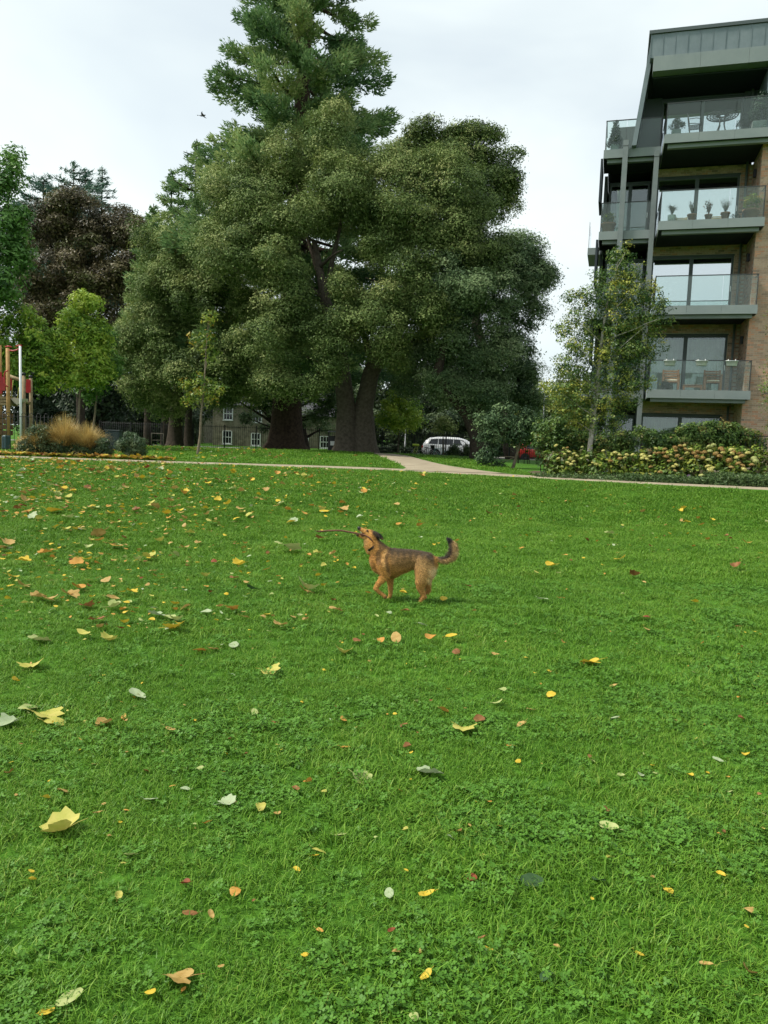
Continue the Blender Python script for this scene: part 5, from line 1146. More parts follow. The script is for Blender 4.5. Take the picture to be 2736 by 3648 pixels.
# lamp posts and signs
m_galvp = mat('galvanised_post', (.13, .14, .145), .5, (.18, .19, .195), scale=3, metal=.3)
def lamp(x, y, Y, label, ytop, arm=-.55):
    p = at(x, y, Y); g = V((p.x, p.y, gzf(p.x, p.y))); t = at(x + 8, ytop, Y); h = t.z - g.z
    o = empty('street_lamp', g, label=label, cat='street lamp', group='lamp posts along the road')
    MB().tube([(0, 0, -.1), (0, 0, 1.2), (0, 0, 1.21), (0, 0, h)], [.085, .085, .055, .045], 10).build('post', m_galvp, o); MB().tube([(0, 0, h - .03), (arm*.6, 0, h + .03), (arm, 0, h + .03)], .03, 6).build('arm', m_galvp, o); MB().bbox(min(arm, arm*1.9), max(arm, arm*1.9), -.11, .11, h - .02, h + .07, .02).build('lamp_head', m_galvp, o)
lamp(1443, 1590, 69.6, 'grey lamp post rising beside the cone-shaped yellow-green tree', 1382); lamp(1930, 1590, 69.8, 'grey lamp post in the gap between the dark oak and the flats', 1400)
p = at(1212, 1590, 58.8); g = V((p.x, p.y, gzf(p.x, p.y))); o = empty('sign_post', g, label='white post with a small blue and white sign left of the forked trunk', cat='sign')
hh = at(1214, 1390, 58.8).z - g.z; MB().tube([(0, 0, -.1), (0, 0, hh)], .05, 8).build('post', mat('white_post', (.34, .35, .35), .5), o); zz = at(1212, 1495, 58.8).z - g.z
MB().bbox(-.12, .16, -.07, -.05, zz - .28, zz + .02, .005).build('sign_plate', mat('blue_sign', (.09, .30, .45), .5), o); MB().bbox(-.12, .16, -.071, -.049, zz + .022, zz + .2, .005).build('sign_plate', mat('white_sign', (.62, .66, .66), .5), o)
# low clipped hedges by the gate
def clipped(x0, x1, y0, y1, Y, label):
    a = at(x0, y1, Y); c = at(x1, y0, Y); g = gzf(a.x, Y); o = empty('clipped_hedge', (a.x, Y, g), label=label, cat='hedge'); w_ = c.x - a.x; h = c.z - g
    n = int(w_ * h * 260); P = np.stack([rng.uniform(0, w_, n), rng.choice([-.02, .0, .3], n) + rng.normal(0, .03, n), rng.uniform(0, h, n)], -1); tp_ = rng.random(n) < .35; P[tp_, 2] = h + rng.normal(0, .03, tp_.sum()); P[tp_, 1] = rng.uniform(0, .5, tp_.sum())
    v, f = leaf_tris(P, rng.normal(0, .6, P.shape) + np.array([0, -.5, .6]), .12 * rng.uniform(.6, 1.3, n), .6); link('foliage', np_mesh('foliage', v, f, {'v': np.clip(rng.normal(.45, .2, n), 0, 1)}), BACK, o)
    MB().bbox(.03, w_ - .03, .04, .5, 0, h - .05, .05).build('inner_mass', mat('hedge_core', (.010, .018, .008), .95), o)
clipped(1320, 1392, 1592, 1625, 60.2, 'low clipped hedge just right of the forked trunk'); clipped(1384, 1424, 1584, 1625, 60.8, 'taller clipped hedge block behind the cone-shaped tree'); clipped(1420, 1480, 1595, 1625, 60.4, 'low clipped hedge next to the bicycles')
for x, y, r, lb in ((1615, 1612, 20, 'dark leafy bush hiding the middle of the white car'), (1665, 1618, 22, 'dark leafy bush at the nose of the white car')):
    hedge(lb, [(at(x + dx, y + dy, 53.5), r * .7, 53.5, .9) for dx, dy in ((0, 0), (-12, 10), (13, 8), (2, -14), (0, 18))], leaf=.16, per=60, clump=.26, lm=BACK, name='bush', cat='bush', bias=.15)
# stone cottages beyond the road
k7 = 700 / 1659
def c7(x, y, Y): return at(600 + x * k7, 1250 + y * k7, Y)
m_stone = mat('rubble_stone', (.14, .122, .09), .9, (.25, .22, .165), scale=2.2, detail=8, bump=.5, bscale=7, lo=.38, hi=.6, spec=.1)
m_slate = mat('slate_roof', (.05, .052, .058), .7, (.075, .077, .083), scale=5); m_sash = mat('white_sash', (.70, .71, .70), .5); m_dglass = mat('dark_window_glass', (.012, .015, .018), .08, spec=.6)
def house(x0, x1, ye, Y, wins, label, chim=None):
    a = c7(x0, 800, Y); c = c7(x1, ye, Y); g = gzf(a.x, Y); o = empty('stone_house', (a.x, Y, g), label=label, cat='house'); w_ = c.x - a.x; h = c.z - g
    MB().box(0, w_, 0, 7, -.2, h).build('wall', m_stone, o)
    rf = MB().prism([(-.35, -.12), (3.5, 2.6), (7.35, -.12), (3.5, -.1)], -.2, w_ + .2, (V((0, 0, h + .13)), V((0, 1, 0)), V((1, 0, 0)), V((0, 0, 1)))).build('roof', m_slate, o)
    for cx in (.4, w_ - 1.2): MB().bbox(cx, cx + .8, 3.1, 3.9, h + 1.6, h + 3.6, .03).build('chimney', m_stone, rf)
    for wx, wy, ww, wh in wins:
        p = c7(wx, wy, Y); px, pz = p.x - a.x, p.z - g
        fr = MB(); hw_, hh_ = ww / 2, wh / 2
        for x_ in (-hw_, hw_): fr.box(px + x_ - .05, px + x_ + .05, -.09, .02, pz - hh_, pz + hh_)
        for z_ in (-hh_, 0, hh_): fr.box(px - hw_ + .051, px + hw_ - .051, -.085, .02, pz + z_ - .04, pz + z_ + .04)
        for x_ in (-hw_ / 3, hw_ / 3): fr.box(px + x_ - .018, px + x_ + .018, -.08, .02, pz - hh_ + .041, pz - .041); fr.box(px + x_ - .018, px + x_ + .018, -.08, .02, pz + .041, pz + hh_ - .041)
        wn = fr.build('window', m_sash, o); MB().box(px - hw_, px + hw_, -.02, -.004, pz - hh_, pz + hh_).build('pane', m_dglass, wn); MB().box(px - hw_ - .1, px + hw_ + .1, -.14, -.091, pz - hh_ - .14, pz - hh_ - .045).build('sill', m_sash, wn)
house(372, 860, 470, 84, [(505, 530, .95, 1.25), (750, 552, .95, 1.2), (497, 728, .95, 1.35), (738, 746, .95, 1.3)], 'pale stone cottage with white sash windows seen through the railings')
house(1080, 1460, 560, 86, [(1143, 764, 1.0, 1.3), (1320, 770, 1.0, 1.25)], 'second stone cottage glimpsed between the redwood and forked trunks')
house(-560, 300, 560, 96, [(-200, 745, 1.1, 1.3), (60, 745, 1.1, 1.3)], 'shadowed stone house beyond the left evergreen oak')
# overgrown hedge along the far side of the road
for a_, b_, Yh, hh, lb in ((-30, -17, 72, 2.6, 'dark overgrown hedge across the road, behind the left evergreen oak'), (-2.2, 8, 71.5, 3.4, 'dark overgrown hedge across the road behind the white car'), (8.2, 17, 71, 3.2, 'dark overgrown hedge across the road behind the red car')):
    rows = []
    for xx in np.arange(a_, b_, 1.3):
        for zz in (.5, hh * .55, hh * .9): rows.append((V((xx + random.uniform(-.3, .3), Yh + random.uniform(-.3, .3), RZ + zz + random.uniform(-.3, .3))), .95 / Yh * 2736, Yh, .9))
    hedge(lb, rows, leaf=.26, per=22, clump=.5, lm=BACK, stems=False, bias=.1)
# bird in the sky
p = at(722, 412, 38); o = empty('bird', p, label='small dark bird gliding in the pale sky left of the redwood', cat='bird'); m_bird = mat('bird_dark', (.05, .05, .055), .8)
MB().tube([(-.17, 0, .01), (-.08, 0, -.01), (.02, 0, 0), (.1, 0, .02), (.15, 0, .04)], [.006, .03, .042, .03, .006], 8).build('body', m_bird, o)
for s in (-1, 1): MB().poly([(.06, s*.03, .03), (.02, s*.2, .07), (.10, s*.42, .03), (.0, s*.3, .04), (-.07, s*.03, .02)]).build('wing', m_bird, o)
MB().poly([(-.15, 0, .012), (-.27, .05, .005), (-.26, -.05, .008)]).build('tail', m_bird, o)
# ================================================================ the dog and its stick
YD = 7.96; KD = 620 / 1659; PXM = KD * YD / FPX * 1.003
def D(x, y, dy=0.0): return at(1080 + x * KD, 1820 + y * KD, YD + dy)
def dog():
    g0 = D(830, 860); base = V((g0.x, YD, gzf(g0.x, YD)))
    bm = bmesh.new()
    def ball(x, y, r, dy=0.0, fy=1.0, fx=1.0, fz=1.0, rot=0.0):
        c = D(x, y, dy) - base; R_ = r * PXM
        m = Matrix.Translation(c) @ Matrix.Rotation(rot, 4, 'Y') @ Matrix.Diagonal((R_ * fx, R_ * fy, R_ * fz, 1))
        bmesh.ops.create_icosphere(bm, subdivisions=2, radius=1.0, matrix=m)
    def chain(pts, fy=1.0, k=7):
        for (x0, y0, d0, r0), (x1, y1, d1, r1) in zip(pts[:-1], pts[1:]):
            for i in range(k + 1):
                f = i / k; ball(x0 + (x1-x0)*f, y0 + (y1-y0)*f, r0 + (r1-r0)*f, d0 + (d1-d0)*f, fy)
    # trunk: deep chest, tucked belly
    chain([(735, 470, 0, 112), (800, 478, 0, 132), (860, 490, 0, 138), (930, 480, 0, 122), (1010, 463, 0, 100), (1090, 470, 0, 98), (1150, 487, 0, 102), (1190, 495, 0, 88)], fy=.80)
    chain([(735, 520, 0, 88), (800, 555, 0, 80), (860, 575, 0, 66)], fy=.85)
    ball(800, 400, 62, fy=.7); ball(870, 400, 50, fy=.9); ball(1190, 450, 58, fy=.8)
    # neck and head, raised
    chain([(745, 420, 0, 100), (705, 370, 0, 86), (665, 320, 0, 72), (650, 280, 0, 62)], fy=.82)
    ball(655, 240, 54, fy=.86); ball(680, 250, 46, fy=.95); ball(640, 262, 46, fy=.8); ball(622, 225, 42, fy=.85)
    chain([(632, 214, 0, 38), (600, 205, 0, 31), (565, 186, 0, 24), (538, 170, 0, 20)], fy=.85)
    chain([(618, 268, 0, 26), (580, 256, 0, 19), (545, 243, 0, 15), (514, 230, 0, 13)], fy=.9)
    chain([(605, 290, 0, 32), (615, 340, 0, 38), (640, 380, 0, 44)], fy=.8)
    for s in (-1, 1):
        chain([(692, 218, s*.040, 20), (722, 236, s*.052, 22), (748, 262, s*.056, 13)], fy=.42)
    # front legs: near one lifted and folded at the wrist, far one straight
    chain([(765, 520, -.075, 74), (775, 575, -.085, 56), (785, 612, -.09, 44), (745, 660, -.09, 32), (700, 722, -.09, 26), (692, 742, -.09, 25)], fy=.8)
    chain([(692, 742, -.09, 24), (725, 775, -.09, 19), (762, 800, -.09, 19)], fy=.9); chain([(762, 800, -.09, 19), (780, 818, -.09, 21)], fy=1.0)
    for q in (-.012, .0, .012): ball(788, 824, 10, -.09 + q)
    chain([(815, 560, .075, 66), (825, 620, .085, 46), (830, 670, .088, 32), (833, 745, .09, 26), (832, 800, .09, 20)], fy=.8)
    chain([(832, 800, .09, 20), (815, 838, .09, 19), (795, 844, .09, 16)], fy=1.05)
    for q in (-.014, .0, .014): ball(782, 847, 9, .09 + q)
    # hind legs
    chain([(1150, 500, -.06, 92), (1150, 570, -.075, 92), (1145, 625, -.085, 80), (1125, 680, -.09, 60), (1118, 725, -.09, 44), (1132, 770, -.09, 32), (1150, 812, -.09, 25)], fy=.62)
    ball(1205, 570, 52, -.05, fy=.8); ball(1165, 822, 17, -.09)
    chain([(1150, 815, -.09, 23), (1132, 850, -.09, 20), (1110, 876, -.09, 20), (1092, 884, -.09, 17)], fy=.95)
    for q in (-.014, .0, .014): ball(1078, 888, 9, -.09 + q)
    chain([(1160, 520, .06, 84), (1165, 600, .08, 78), (1170, 665, .09, 54), (1185, 715, .09, 33), (1195, 748, .09, 24)], fy=.62)
    chain([(1195, 748, .09, 23), (1165, 790, .09, 19), (1130, 825, .09, 19), (1112, 846, .09, 17)], fy=.95); ball(1100, 852, 10, .09)
    # tail
    chain([(1205, 445, 0, 40), (1255, 462, 0, 27), (1310, 468, 0, 27), (1365, 464, 0, 33), (1405, 440, 0, 38), (1428, 395, 0, 38), (1428, 345, 0, 35), (1410, 305, 0, 26), (1385, 275, 0, 17), (1368, 258, 0, 8)], fy=.75)
    me = bpy.data.meshes.new('dog_raw'); bm.to_mesh(me); bm.free()
    tmp = bpy.data.objects.new('dog_raw', me); COL.objects.link(tmp)
    md = tmp.modifiers.new('r', 'REMESH'); md.mode = 'VOXEL'; md.voxel_size = .0062; md.use_smooth_shade = True
    m2 = tmp.modifiers.new('s', 'SMOOTH'); m2.factor = .5; m2.iterations = 5
    dg = bpy.context.evaluated_depsgraph_get(); body = bpy.data.meshes.new_from_object(tmp.evaluated_get(dg)); body.name = 'body'
    bpy.data.objects.remove(tmp)
    n = len(body.vertices); co = np.empty(n * 3, np.float32); body.vertices.foreach_get('co', co); co = co.reshape(-1, 3)
    no = np.empty(n * 3, np.float32); body.vertices.foreach_get('normal', no); no = no.reshape(-1, 3)
    def uv(P):
        W = P + np.array(base) - np.array([0, 0, CAMZ]); w_ = W @ np.array(CF)
        # take out the sideways shift of depth so both flanks get the same pattern
        x = 1368 + FPX * (W @ np.array(CR)) / w_; y = 1824 - FPX * (W @ np.array(CU)) / w_
        return (x - 1080) / KD, (y - 1820) / KD
    def fur_col(P):
        u, v = uv(P); sm = lambda a, b, t: sstep(a, b, t)
        near = lambda x, y, r0, r1: 1 - sm(r0, r1, np.hypot(u - x, v - y))
        c = np.tile(np.array([.31, .155, .045]), (len(u), 1))
        def mixc(col, f): c[:] = c * (1 - f[:, None]) + np.array(col) * f[:, None]
        bl = np.interp(u, [600, 790, 860, 950, 1100, 1180, 1240, 1300], [250, 335, 348, 358, 372, 395, 440, 470])
        t = v - bl; side = sm(780, 840, u) * (1 - sm(1215, 1260, u))
        mixc((.150, .092, .040), side * (1 - sm(120, 250, t)) * .85)
        mixc((.045, .032, .020), side * (1 - sm(24, 120, t + 16 * np.sin(u * .11))) * .92)
        mixc((.36, .225, .095), sm(1010, 1120, u) * sm(40, 120, t) * (1 - sm(640, 720, v)) * .55)
        mixc((.52, .38, .21), near(1245, 585, 25, 75) * .8); mixc((.50, .37, .2), near(1215, 660, 10, 55) * .6)
        mixc((.16, .085, .03), near(1165, 730, 10, 60) * .35)
        mixc((.37, .185, .052), (1 - sm(800, 850, u)) * sm(430, 520, v))             # chest and forelegs
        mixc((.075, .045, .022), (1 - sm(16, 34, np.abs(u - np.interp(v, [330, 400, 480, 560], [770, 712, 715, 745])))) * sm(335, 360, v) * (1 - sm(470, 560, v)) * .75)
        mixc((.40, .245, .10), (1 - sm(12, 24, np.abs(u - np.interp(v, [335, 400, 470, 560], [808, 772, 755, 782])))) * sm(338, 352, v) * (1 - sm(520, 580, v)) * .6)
        mixc((.05, .032, .018), (1 - sm(8, 26, np.abs(u - np.interp(v, [335, 400, 470, 600], [838, 802, 786, 810])))) * sm(340, 360, v) * (1 - sm(560, 640, v)) * .7)  # shadow line behind the light stripe, painted into the coat colour
        mixc((.10, .062, .028), sm(690, 730, u) * (1 - sm(790, 830, u)) * (1 - sm(330, 390, v)) * .9)   # nape
        mixc((.38, .19, .055), (1 - sm(640, 690, u)) * (1 - sm(400, 440, v)))       # face and throat
        mixc((.42, .26, .12), near(570, 300, 20, 60) * .5)
        head = sm(636, 662, u) * (1 - sm(776, 800, u)) * (1 - sm(276, 300, v))
        mixc((.020, .016, .014), head * (1 - sm(-6, 30, (v - 208) - (u - 650) * .95)) * .95)
        mixc((.022, .017, .015), near(735, 250, 30, 46) * .95); mixc((.16, .085, .035), near(752, 268, 6, 20) * .6)
        mixc((.018, .015, .014), near(530, 163, 14, 30)); mixc((.030, .024, .022), near(512, 226, 14, 32) * .9); mixc((.03, .02, .02), near(565, 228, 12, 26) * .9)  # dark muzzle tip and chin; mouth gap has its shade painted in too
        mixc((.03, .022, .018), near(612, 192, 9, 17) * .8)
        tail = sm(1262, 1300, u); tl = np.interp(v, [250, 300, 350, 400, 440, 470], [1362, 1390, 1400, 1400, 1380, 1300])
        mixc((.30, .20, .10), tail * .8); mixc((.035, .026, .02), tail * (1 - sm(6, 26, u - tl)) * (1 - sm(455, 475, v)) * .9)
        mixc((.035, .027, .02), sm(1262, 1300, u) * (1 - sm(1370, 1390, u)) * (1 - sm(442, 458, v)) * .85)
        mixc((.012, .010, .010), near(1375, 268, 30, 52)); mixc((.42, .30, .16), tail * near(1450, 400, 14, 40) * .7)
        mixc((.22, .10, .03), sm(690, 780, v) * .35)
        mixc((.05, .03, .02), near(788, 826, 8, 20) * .7)
        return np.concatenate([np.clip(c * np.array([1.5, 1.48, 1.35]), 0, 1), np.ones((len(u), 1))], 1).astype(np.float32)
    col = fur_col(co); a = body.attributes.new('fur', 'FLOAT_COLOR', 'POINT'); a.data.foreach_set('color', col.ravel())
    m = bpy.data.materials.new('dog_fur'); m.use_nodes = True; t = m.node_tree; b = t.nodes['Principled BSDF']; k = t.links.new
    at_ = N(t, 'ShaderNodeAttribute', attribute_name='fur'); tcx = N(t, 'ShaderNodeTexCoord'); mpx = N(t, 'ShaderNodeMapping'); mpx.inputs['Scale'].default_value = (55, 90, 120); mpx.inputs['Rotation'].default_value = (0, .5, 0)
    nz_ = N(t, 'ShaderNodeTexNoise', in_Scale=1.0, in_Detail=4.0, in_Roughness=.65); mr = N(t, 'ShaderNodeMapRange'); mr.inputs['From Min'].default_value = .3; mr.inputs['From Max'].default_value = .7; mr.inputs['To Min'].default_value = .55; mr.inputs['To Max'].default_value = 1.4
    mx_ = N(t, 'ShaderNodeMix', data_type='RGBA', blend_type='MULTIPLY'); mx_.inputs['Factor'].default_value = 1
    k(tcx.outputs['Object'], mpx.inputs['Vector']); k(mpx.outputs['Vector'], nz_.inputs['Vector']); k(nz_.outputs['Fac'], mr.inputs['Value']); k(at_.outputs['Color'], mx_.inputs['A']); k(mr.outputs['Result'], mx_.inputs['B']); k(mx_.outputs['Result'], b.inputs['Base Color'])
    b.inputs['Roughness'].default_value = .75; b.inputs['Specular IOR Level'].default_value = .2; b.inputs['Sheen Weight'].default_value = .15
    o = empty('dog', base, label='tan and black dog trotting with its head raised and a stick in its jaws', cat='dog')
    link('body', body, m, o)
    # coat: short hairs lying towards the tail and down
    body.calc_loop_triangles(); tr = np.empty(len(body.loop_triangles) * 3, np.int32); body.loop_triangles.foreach_get('vertices', tr); tr = tr.reshape(-1, 3)
    A, B_, C_ = co[tr[:, 0]], co[tr[:, 1]], co[tr[:, 2]]; ar = np.linalg.norm(np.cross(B_ - A, C_ - A), axis=1); pick = rng.choice(len(tr), 42000, p=ar / ar.sum())
    w1 = rng.random((len(pick), 1)); w2 = rng.random((len(pick), 1)) * (1 - w1); P = A[pick] * (1 - w1 - w2) + B_[pick] * w1 + C_[pick] * w2; Nn = no[tr[pick, 0]]
    u, v = uv(P); ln = np.where(u > 1290, .040, np.where((v > 690) | (u < 640), .008, .022)); ln = np.where((u > 1190) & (u < 1290) & (v > 500), .036, ln) * rng.uniform(.6, 1.2, len(u))
    d = np.tile(np.array([.8, 0, -.45]), (len(u), 1)); legs = v > 640; d[legs] = (.15, 0, -1); tl_ = u > 1300; d[tl_] = (.55, 0, -.2); hd_ = u < 700; d[hd_] = (.7, 0, -.2)
    d = d + rng.normal(0, .18, d.shape); d -= Nn * (d * Nn).sum(1, keepdims=True) * .85; d += Nn * .42; d /= np.linalg.norm(d, axis=1, keepdims=True)
    sd_ = np.cross(d, Nn); sd_ /= np.linalg.norm(sd_, axis=1, keepdims=True) + 1e-6; wd = .0016
    hv = np.stack([P - sd_ * wd, P + sd_ * wd, P + d * ln[:, None]], 1).reshape(-1, 3)
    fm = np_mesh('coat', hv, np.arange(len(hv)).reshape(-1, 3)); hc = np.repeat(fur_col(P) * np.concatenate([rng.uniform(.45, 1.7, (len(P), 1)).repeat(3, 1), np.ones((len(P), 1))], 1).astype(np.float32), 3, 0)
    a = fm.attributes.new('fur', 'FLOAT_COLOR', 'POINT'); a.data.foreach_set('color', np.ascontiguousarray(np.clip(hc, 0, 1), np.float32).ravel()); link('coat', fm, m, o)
    loc = lambda x, y, dy=0.0: D(x, y, dy) - base
    m_nose = mat('wet_nose', (.010, .009, .009), .25, spec=.6); m_eye = mat('dark_eye', (.012, .008, .005), .08, spec=.7); m_tooth = mat('tooth', (.68, .64, .54), .4); m_coll = mat('black_collar', (.010, .010, .011), .5)
    q = bmesh.new(); bmesh.ops.create_icosphere(q, subdivisions=2, radius=1, matrix=Matrix.Translation(loc(529, 160)) @ Matrix.Diagonal((.014, .017, .013, 1))); MB().addbm(q, smooth=True).build('nose', m_nose, o)
    for s in (-1, 1):
        q = bmesh.new(); bmesh.ops.create_icosphere(q, subdivisions=2, radius=.0085, matrix=Matrix.Translation(loc(613, 190, s * .026))); MB().addbm(q, smooth=True).build('eye', m_eye, o)
        for (x, y) in ((545, 196), (556, 204), (524, 222)): MB().tube([loc(x, y, s * .012), loc(x + 1, y + (11 if y < 215 else -11), s * .012)], [.0045, .001], 6).build('tooth', m_tooth, o)
    cm = loc(662, 342); ax = (loc(700, 312) - loc(618, 378)); aw = ax.normalized(); rx = ax.length / 2 + .008
    pts = [cm + aw * rx * math.cos(t) + V((0, 1, 0)) * .074 * math.sin(t) for t in np.linspace(0, 2 * math.pi, 33)]
    wn = aw.cross(V((0, 1, 0))).normalized() * .013; cl = MB()
    for p0, p1 in zip(pts[:-1], pts[1:]): cl.quad(p0 - wn, p1 - wn, p1 + wn, p0 + wn)
    for p0, p1 in zip(pts[:-1], pts[1:]): c_ = (p0 - cm) * .93 + cm; c1 = (p1 - cm) * .93 + cm; cl.quad(p0 - wn, p1 - wn, c1 - wn, c_ - wn); cl.quad(p0 + wn, p1 + wn, c1 + wn, c_ + wn)
    cl.build('collar', m_coll, o)
    tg = MB().lathe([(.0135, -.0015), (.0135, .0015)], 14); me = tg.mesh('name_tag'); me.transform(Matrix.Rotation(math.pi / 2, 4, 'X')); me.transform(Matrix.Translation(loc(622, 386, -.03))); link('name_tag', me, mat('tag_copper', (.55, .34, .27), .35, metal=.7), o)
    MB().tube([loc(590, 238, 0), loc(560, 226, 0), loc(540, 220, 0)], [.012, .014, .006], 8).build('tongue', mat('tongue_pink', (.32, .10, .09), .5), o)
    # stick held across the jaws
    so_ = empty('stick', D(400, 195), label='thin bent brown stick held in the dog\'s jaws', cat='stick'); sl = D(400, 195)
    way = [(128, 196, -.02), (170, 194, -.02), (235, 190, -.02), (300, 187, -.02), (360, 188, -.02), (410, 196, -.02), (455, 205, -.02), (500, 213, -.02), (560, 222, -.022), (605, 238, -.03), (640, 262, -.055), (662, 292, -.07)]
    MB().tube([D(*w_) - sl for w_ in way], [.006, .0085, .009, .0088, .0092, .0088, .009, .0086, .0084, .008, .0075, .005], 8).build('shaft', mat('stick_bark', (.11, .045, .028), .8, (.19, .085, .05), scale=40, bump=.4, bscale=120), so_)
    MB().tube([D(150, 195, -.02) - sl, D(120, 187, -.03) - sl, D(105, 190, -.03) - sl], [.004, .003, .0015], 6).build('twig', mat('stick_bark'), so_)
dog()
# ================================================================ grass blades
def blade_clump(seed, n, rad, h, wd, lean=.6):
    r = np.random.default_rng(seed); vv = []; 
    for i in range(n):
        a = r.uniform(0, 6.283); o = np.array([math.cos(a), math.sin(a), 0]) * rad * math.sqrt(r.random()); b = r.uniform(0, 6.283); d = np.array([math.cos(b), math.sin(b), 0]); p = np.array([-d[1], d[0], 0]) * wd * r.uniform(.6, 1.2)
        hh = h * r.uniform(.45, 1.15); ln = hh * lean * r.uniform(.2, 1.6); m1 = o + d * ln * .3 + np.array([0, 0, hh * .6]); e = o + d * ln + np.array([0, 0, hh * r.uniform(.75, 1)])
        vv += [o - p, o + p, m1 + p * .8, o - p, m1 + p * .8, m1 - p * .8, m1 - p * .8, m1 + p * .8, e]
    v = np.array(vv); return np_mesh('grass_clump', v, np.arange(len(v)).reshape(-1, 3), {'v': np.repeat(np.clip(r.normal(.45, .2, n), 0, 1), 3)})
def clover_clump(seed, n, rad, h, lr):
    r = np.random.default_rng(seed); vv = []; val = []
    for i in range(n):
        a = r.uniform(0, 6.283); o = np.array([math.cos(a), math.sin(a), 0]) * rad * math.sqrt(r.random()); o[2] = h * r.uniform(.45, 1.1); tilt = r.normal(0, .28, 2); t0 = r.uniform(0, 6.28); q = r.random()
        for kx in range(3):
            an = t0 + kx * 2.094; d = np.array([math.cos(an), math.sin(an), 0]); s = np.array([-d[1], d[0], 0]); d[2] = d[0]*tilt[0] + d[1]*tilt[1] + .15; s[2] = s[0]*tilt[0] + s[1]*tilt[1]; R_ = lr * r.uniform(.8, 1.2)
            a0, a1, a2, a3, a4 = o, o + d*R_*.7 + s*R_*.62, o + d*R_*1.35 + s*R_*.42, o + d*R_*1.35 - s*R_*.42, o + d*R_*.7 - s*R_*.62
            vv += [a0, a1, a2, a0, a2, a3, a0, a3, a4]; val += [q] * 3
    v = np.array(vv); return np_mesh('clover_clump', v, np.arange(len(v)).reshape(-1, 3), {'v': np.clip(np.array(val) * .7 + .1, 0, 1)})
GRASS = leafmat('grass_blades', [(0.046,0.131,0.010), (0.083,0.205,0.014), (0.125,0.271,0.022), (0.170,0.315,0.032), (0.243,0.321,0.056)], rough=.5, trans=.25, pscale=.9, spec=.25, patch=.16)
CLOV = leafmat('clover_leaves', [(0.059,0.155,0.017), (0.090,0.219,0.025), (0.128,0.273,0.038)], rough=.5, trans=.2, pscale=2.0, spec=.2, patch=.15)
def scatter_gn(name, pts, idx, scl, rot, sources):
    me = bpy.data.meshes.new(name); me.vertices.add(len(pts)); me.vertices.foreach_set('co', np.ascontiguousarray(pts, np.float32).ravel())
    a = me.attributes.new('idx', 'INT', 'POINT'); a.data.foreach_set('value', np.ascontiguousarray(idx, np.int32))
    a = me.attributes.new('scl', 'FLOAT', 'POINT'); a.data.foreach_set('value', np.ascontiguousarray(scl, np.float32))
    a = me.attributes.new('rot', 'FLOAT_VECTOR', 'POINT'); a.data.foreach_set('vector', np.ascontiguousarray(rot, np.float32).ravel())
    o = bpy.data.objects.new(name, me); COL.objects.link(o); o['kind'] = 'stuff'
    g = bpy.data.node_groups.new(name, 'GeometryNodeTree'); g.interface.new_socket('Geometry', in_out='INPUT', socket_type='NodeSocketGeometry'); g.interface.new_socket('Geometry', in_out='OUTPUT', socket_type='NodeSocketGeometry')
    gi = g.nodes.new('NodeGroupInput'); go = g.nodes.new('NodeGroupOutput'); ip = g.nodes.new('GeometryNodeInstanceOnPoints'); g2 = g.nodes.new('GeometryNodeGeometryToInstance')
    k = g.links.new
    for s in reversed(sources):
        oi = g.nodes.new('GeometryNodeObjectInfo'); oi.inputs['Object'].default_value = s; oi.inputs['As Instance'].default_value = False; k(oi.outputs['Geometry'], g2.inputs[0])
    def na(nm, t):
        n = g.nodes.new('GeometryNodeInputNamedAttribute'); n.data_type = t; n.inputs['Name'].default_value = nm; return [q for q in n.outputs if q.enabled and q.name == 'Attribute'][0]
    k(gi.outputs[0], ip.inputs['Points']); k(g2.outputs[0], ip.inputs['Instance']); ip.inputs['Pick Instance'].default_value = True
    k(na('idx', 'INT'), ip.inputs['Instance Index']); k(na('rot', 'FLOAT_VECTOR'), ip.inputs['Rotation']); k(na('scl', 'FLOAT'), ip.inputs['Scale']); k(ip.outputs[0], go.inputs[0])
    md = o.modifiers.new('scatter', 'NODES'); md.node_group = g
    return o
def src(me, m): me.materials.append(m); return bpy.data.objects.new(me.name, me)
near_s = [src(blade_clump(s, 26, .05, .033, .0018, 1.0), GRASS) for s in range(5)] + [src(blade_clump(9, 22, .04, .046, .0019, .7), GRASS)]
clov_s = [src(clover_clump(s, 20, .055, .028, .0062), CLOV) for s in range(20, 23)]
mid_s = [src(blade_clump(s, 34, .09, .045, .0032, .9), GRASS) for s in range(30, 34)]
far_s = [src(blade_clump(s, 34, .17, .065, .0075, .9), GRASS) for s in range(40, 43)]
def zone(y0, y1, dens, mx=1.3):
    P = []; w1 = y1 * .53 + mx; n = int((y1 - y0) * 2 * w1 * dens); x = rng.uniform(-w1, w1, n); y = rng.uniform(y0, y1, n); keep = np.abs(x) < y * .53 + mx
    return x[keep], y[keep]
def vnoise(x, y, s, seed=0):
    """smooth value noise"""
    r = np.random.default_rng(seed); T = r.random((64, 64)); X_ = x / s + 1000; Y_ = y / s + 1000; i = np.floor(X_).astype(int); j = np.floor(Y_).astype(int); fx = X_ - i; fy = Y_ - j; fx = fx*fx*(3-2*fx); fy = fy*fy*(3-2*fy)
    g_ = lambda a, b: T[a % 64, b % 64]
    return (g_(i, j)*(1-fx) + g_(i+1, j)*fx)*(1-fy) + (g_(i, j+1)*(1-fx) + g_(i+1, j+1)*fx)*fy
def lawn_ok(x, y):
    on_path = (y - path_y(x) > -1.25) & (y - path_y(x) < .95)
    fk = np.interp(y, [25, 27.5, 31, 36, 41, 46, 51], [2.3, 2.1, 1.6, 1.05, .35, -.9, -3.2]); fw = np.interp(y, [25, 27.5, 31, 36, 41], [2.3, 1.6, 1.2, 1.1, 1.05])
    fork = (y > 25) & (np.abs(x - fk) < fw)
    bed = (x > 4.9) & (y > path_y(x) + .9)
    return ~(on_path | fork | bed)
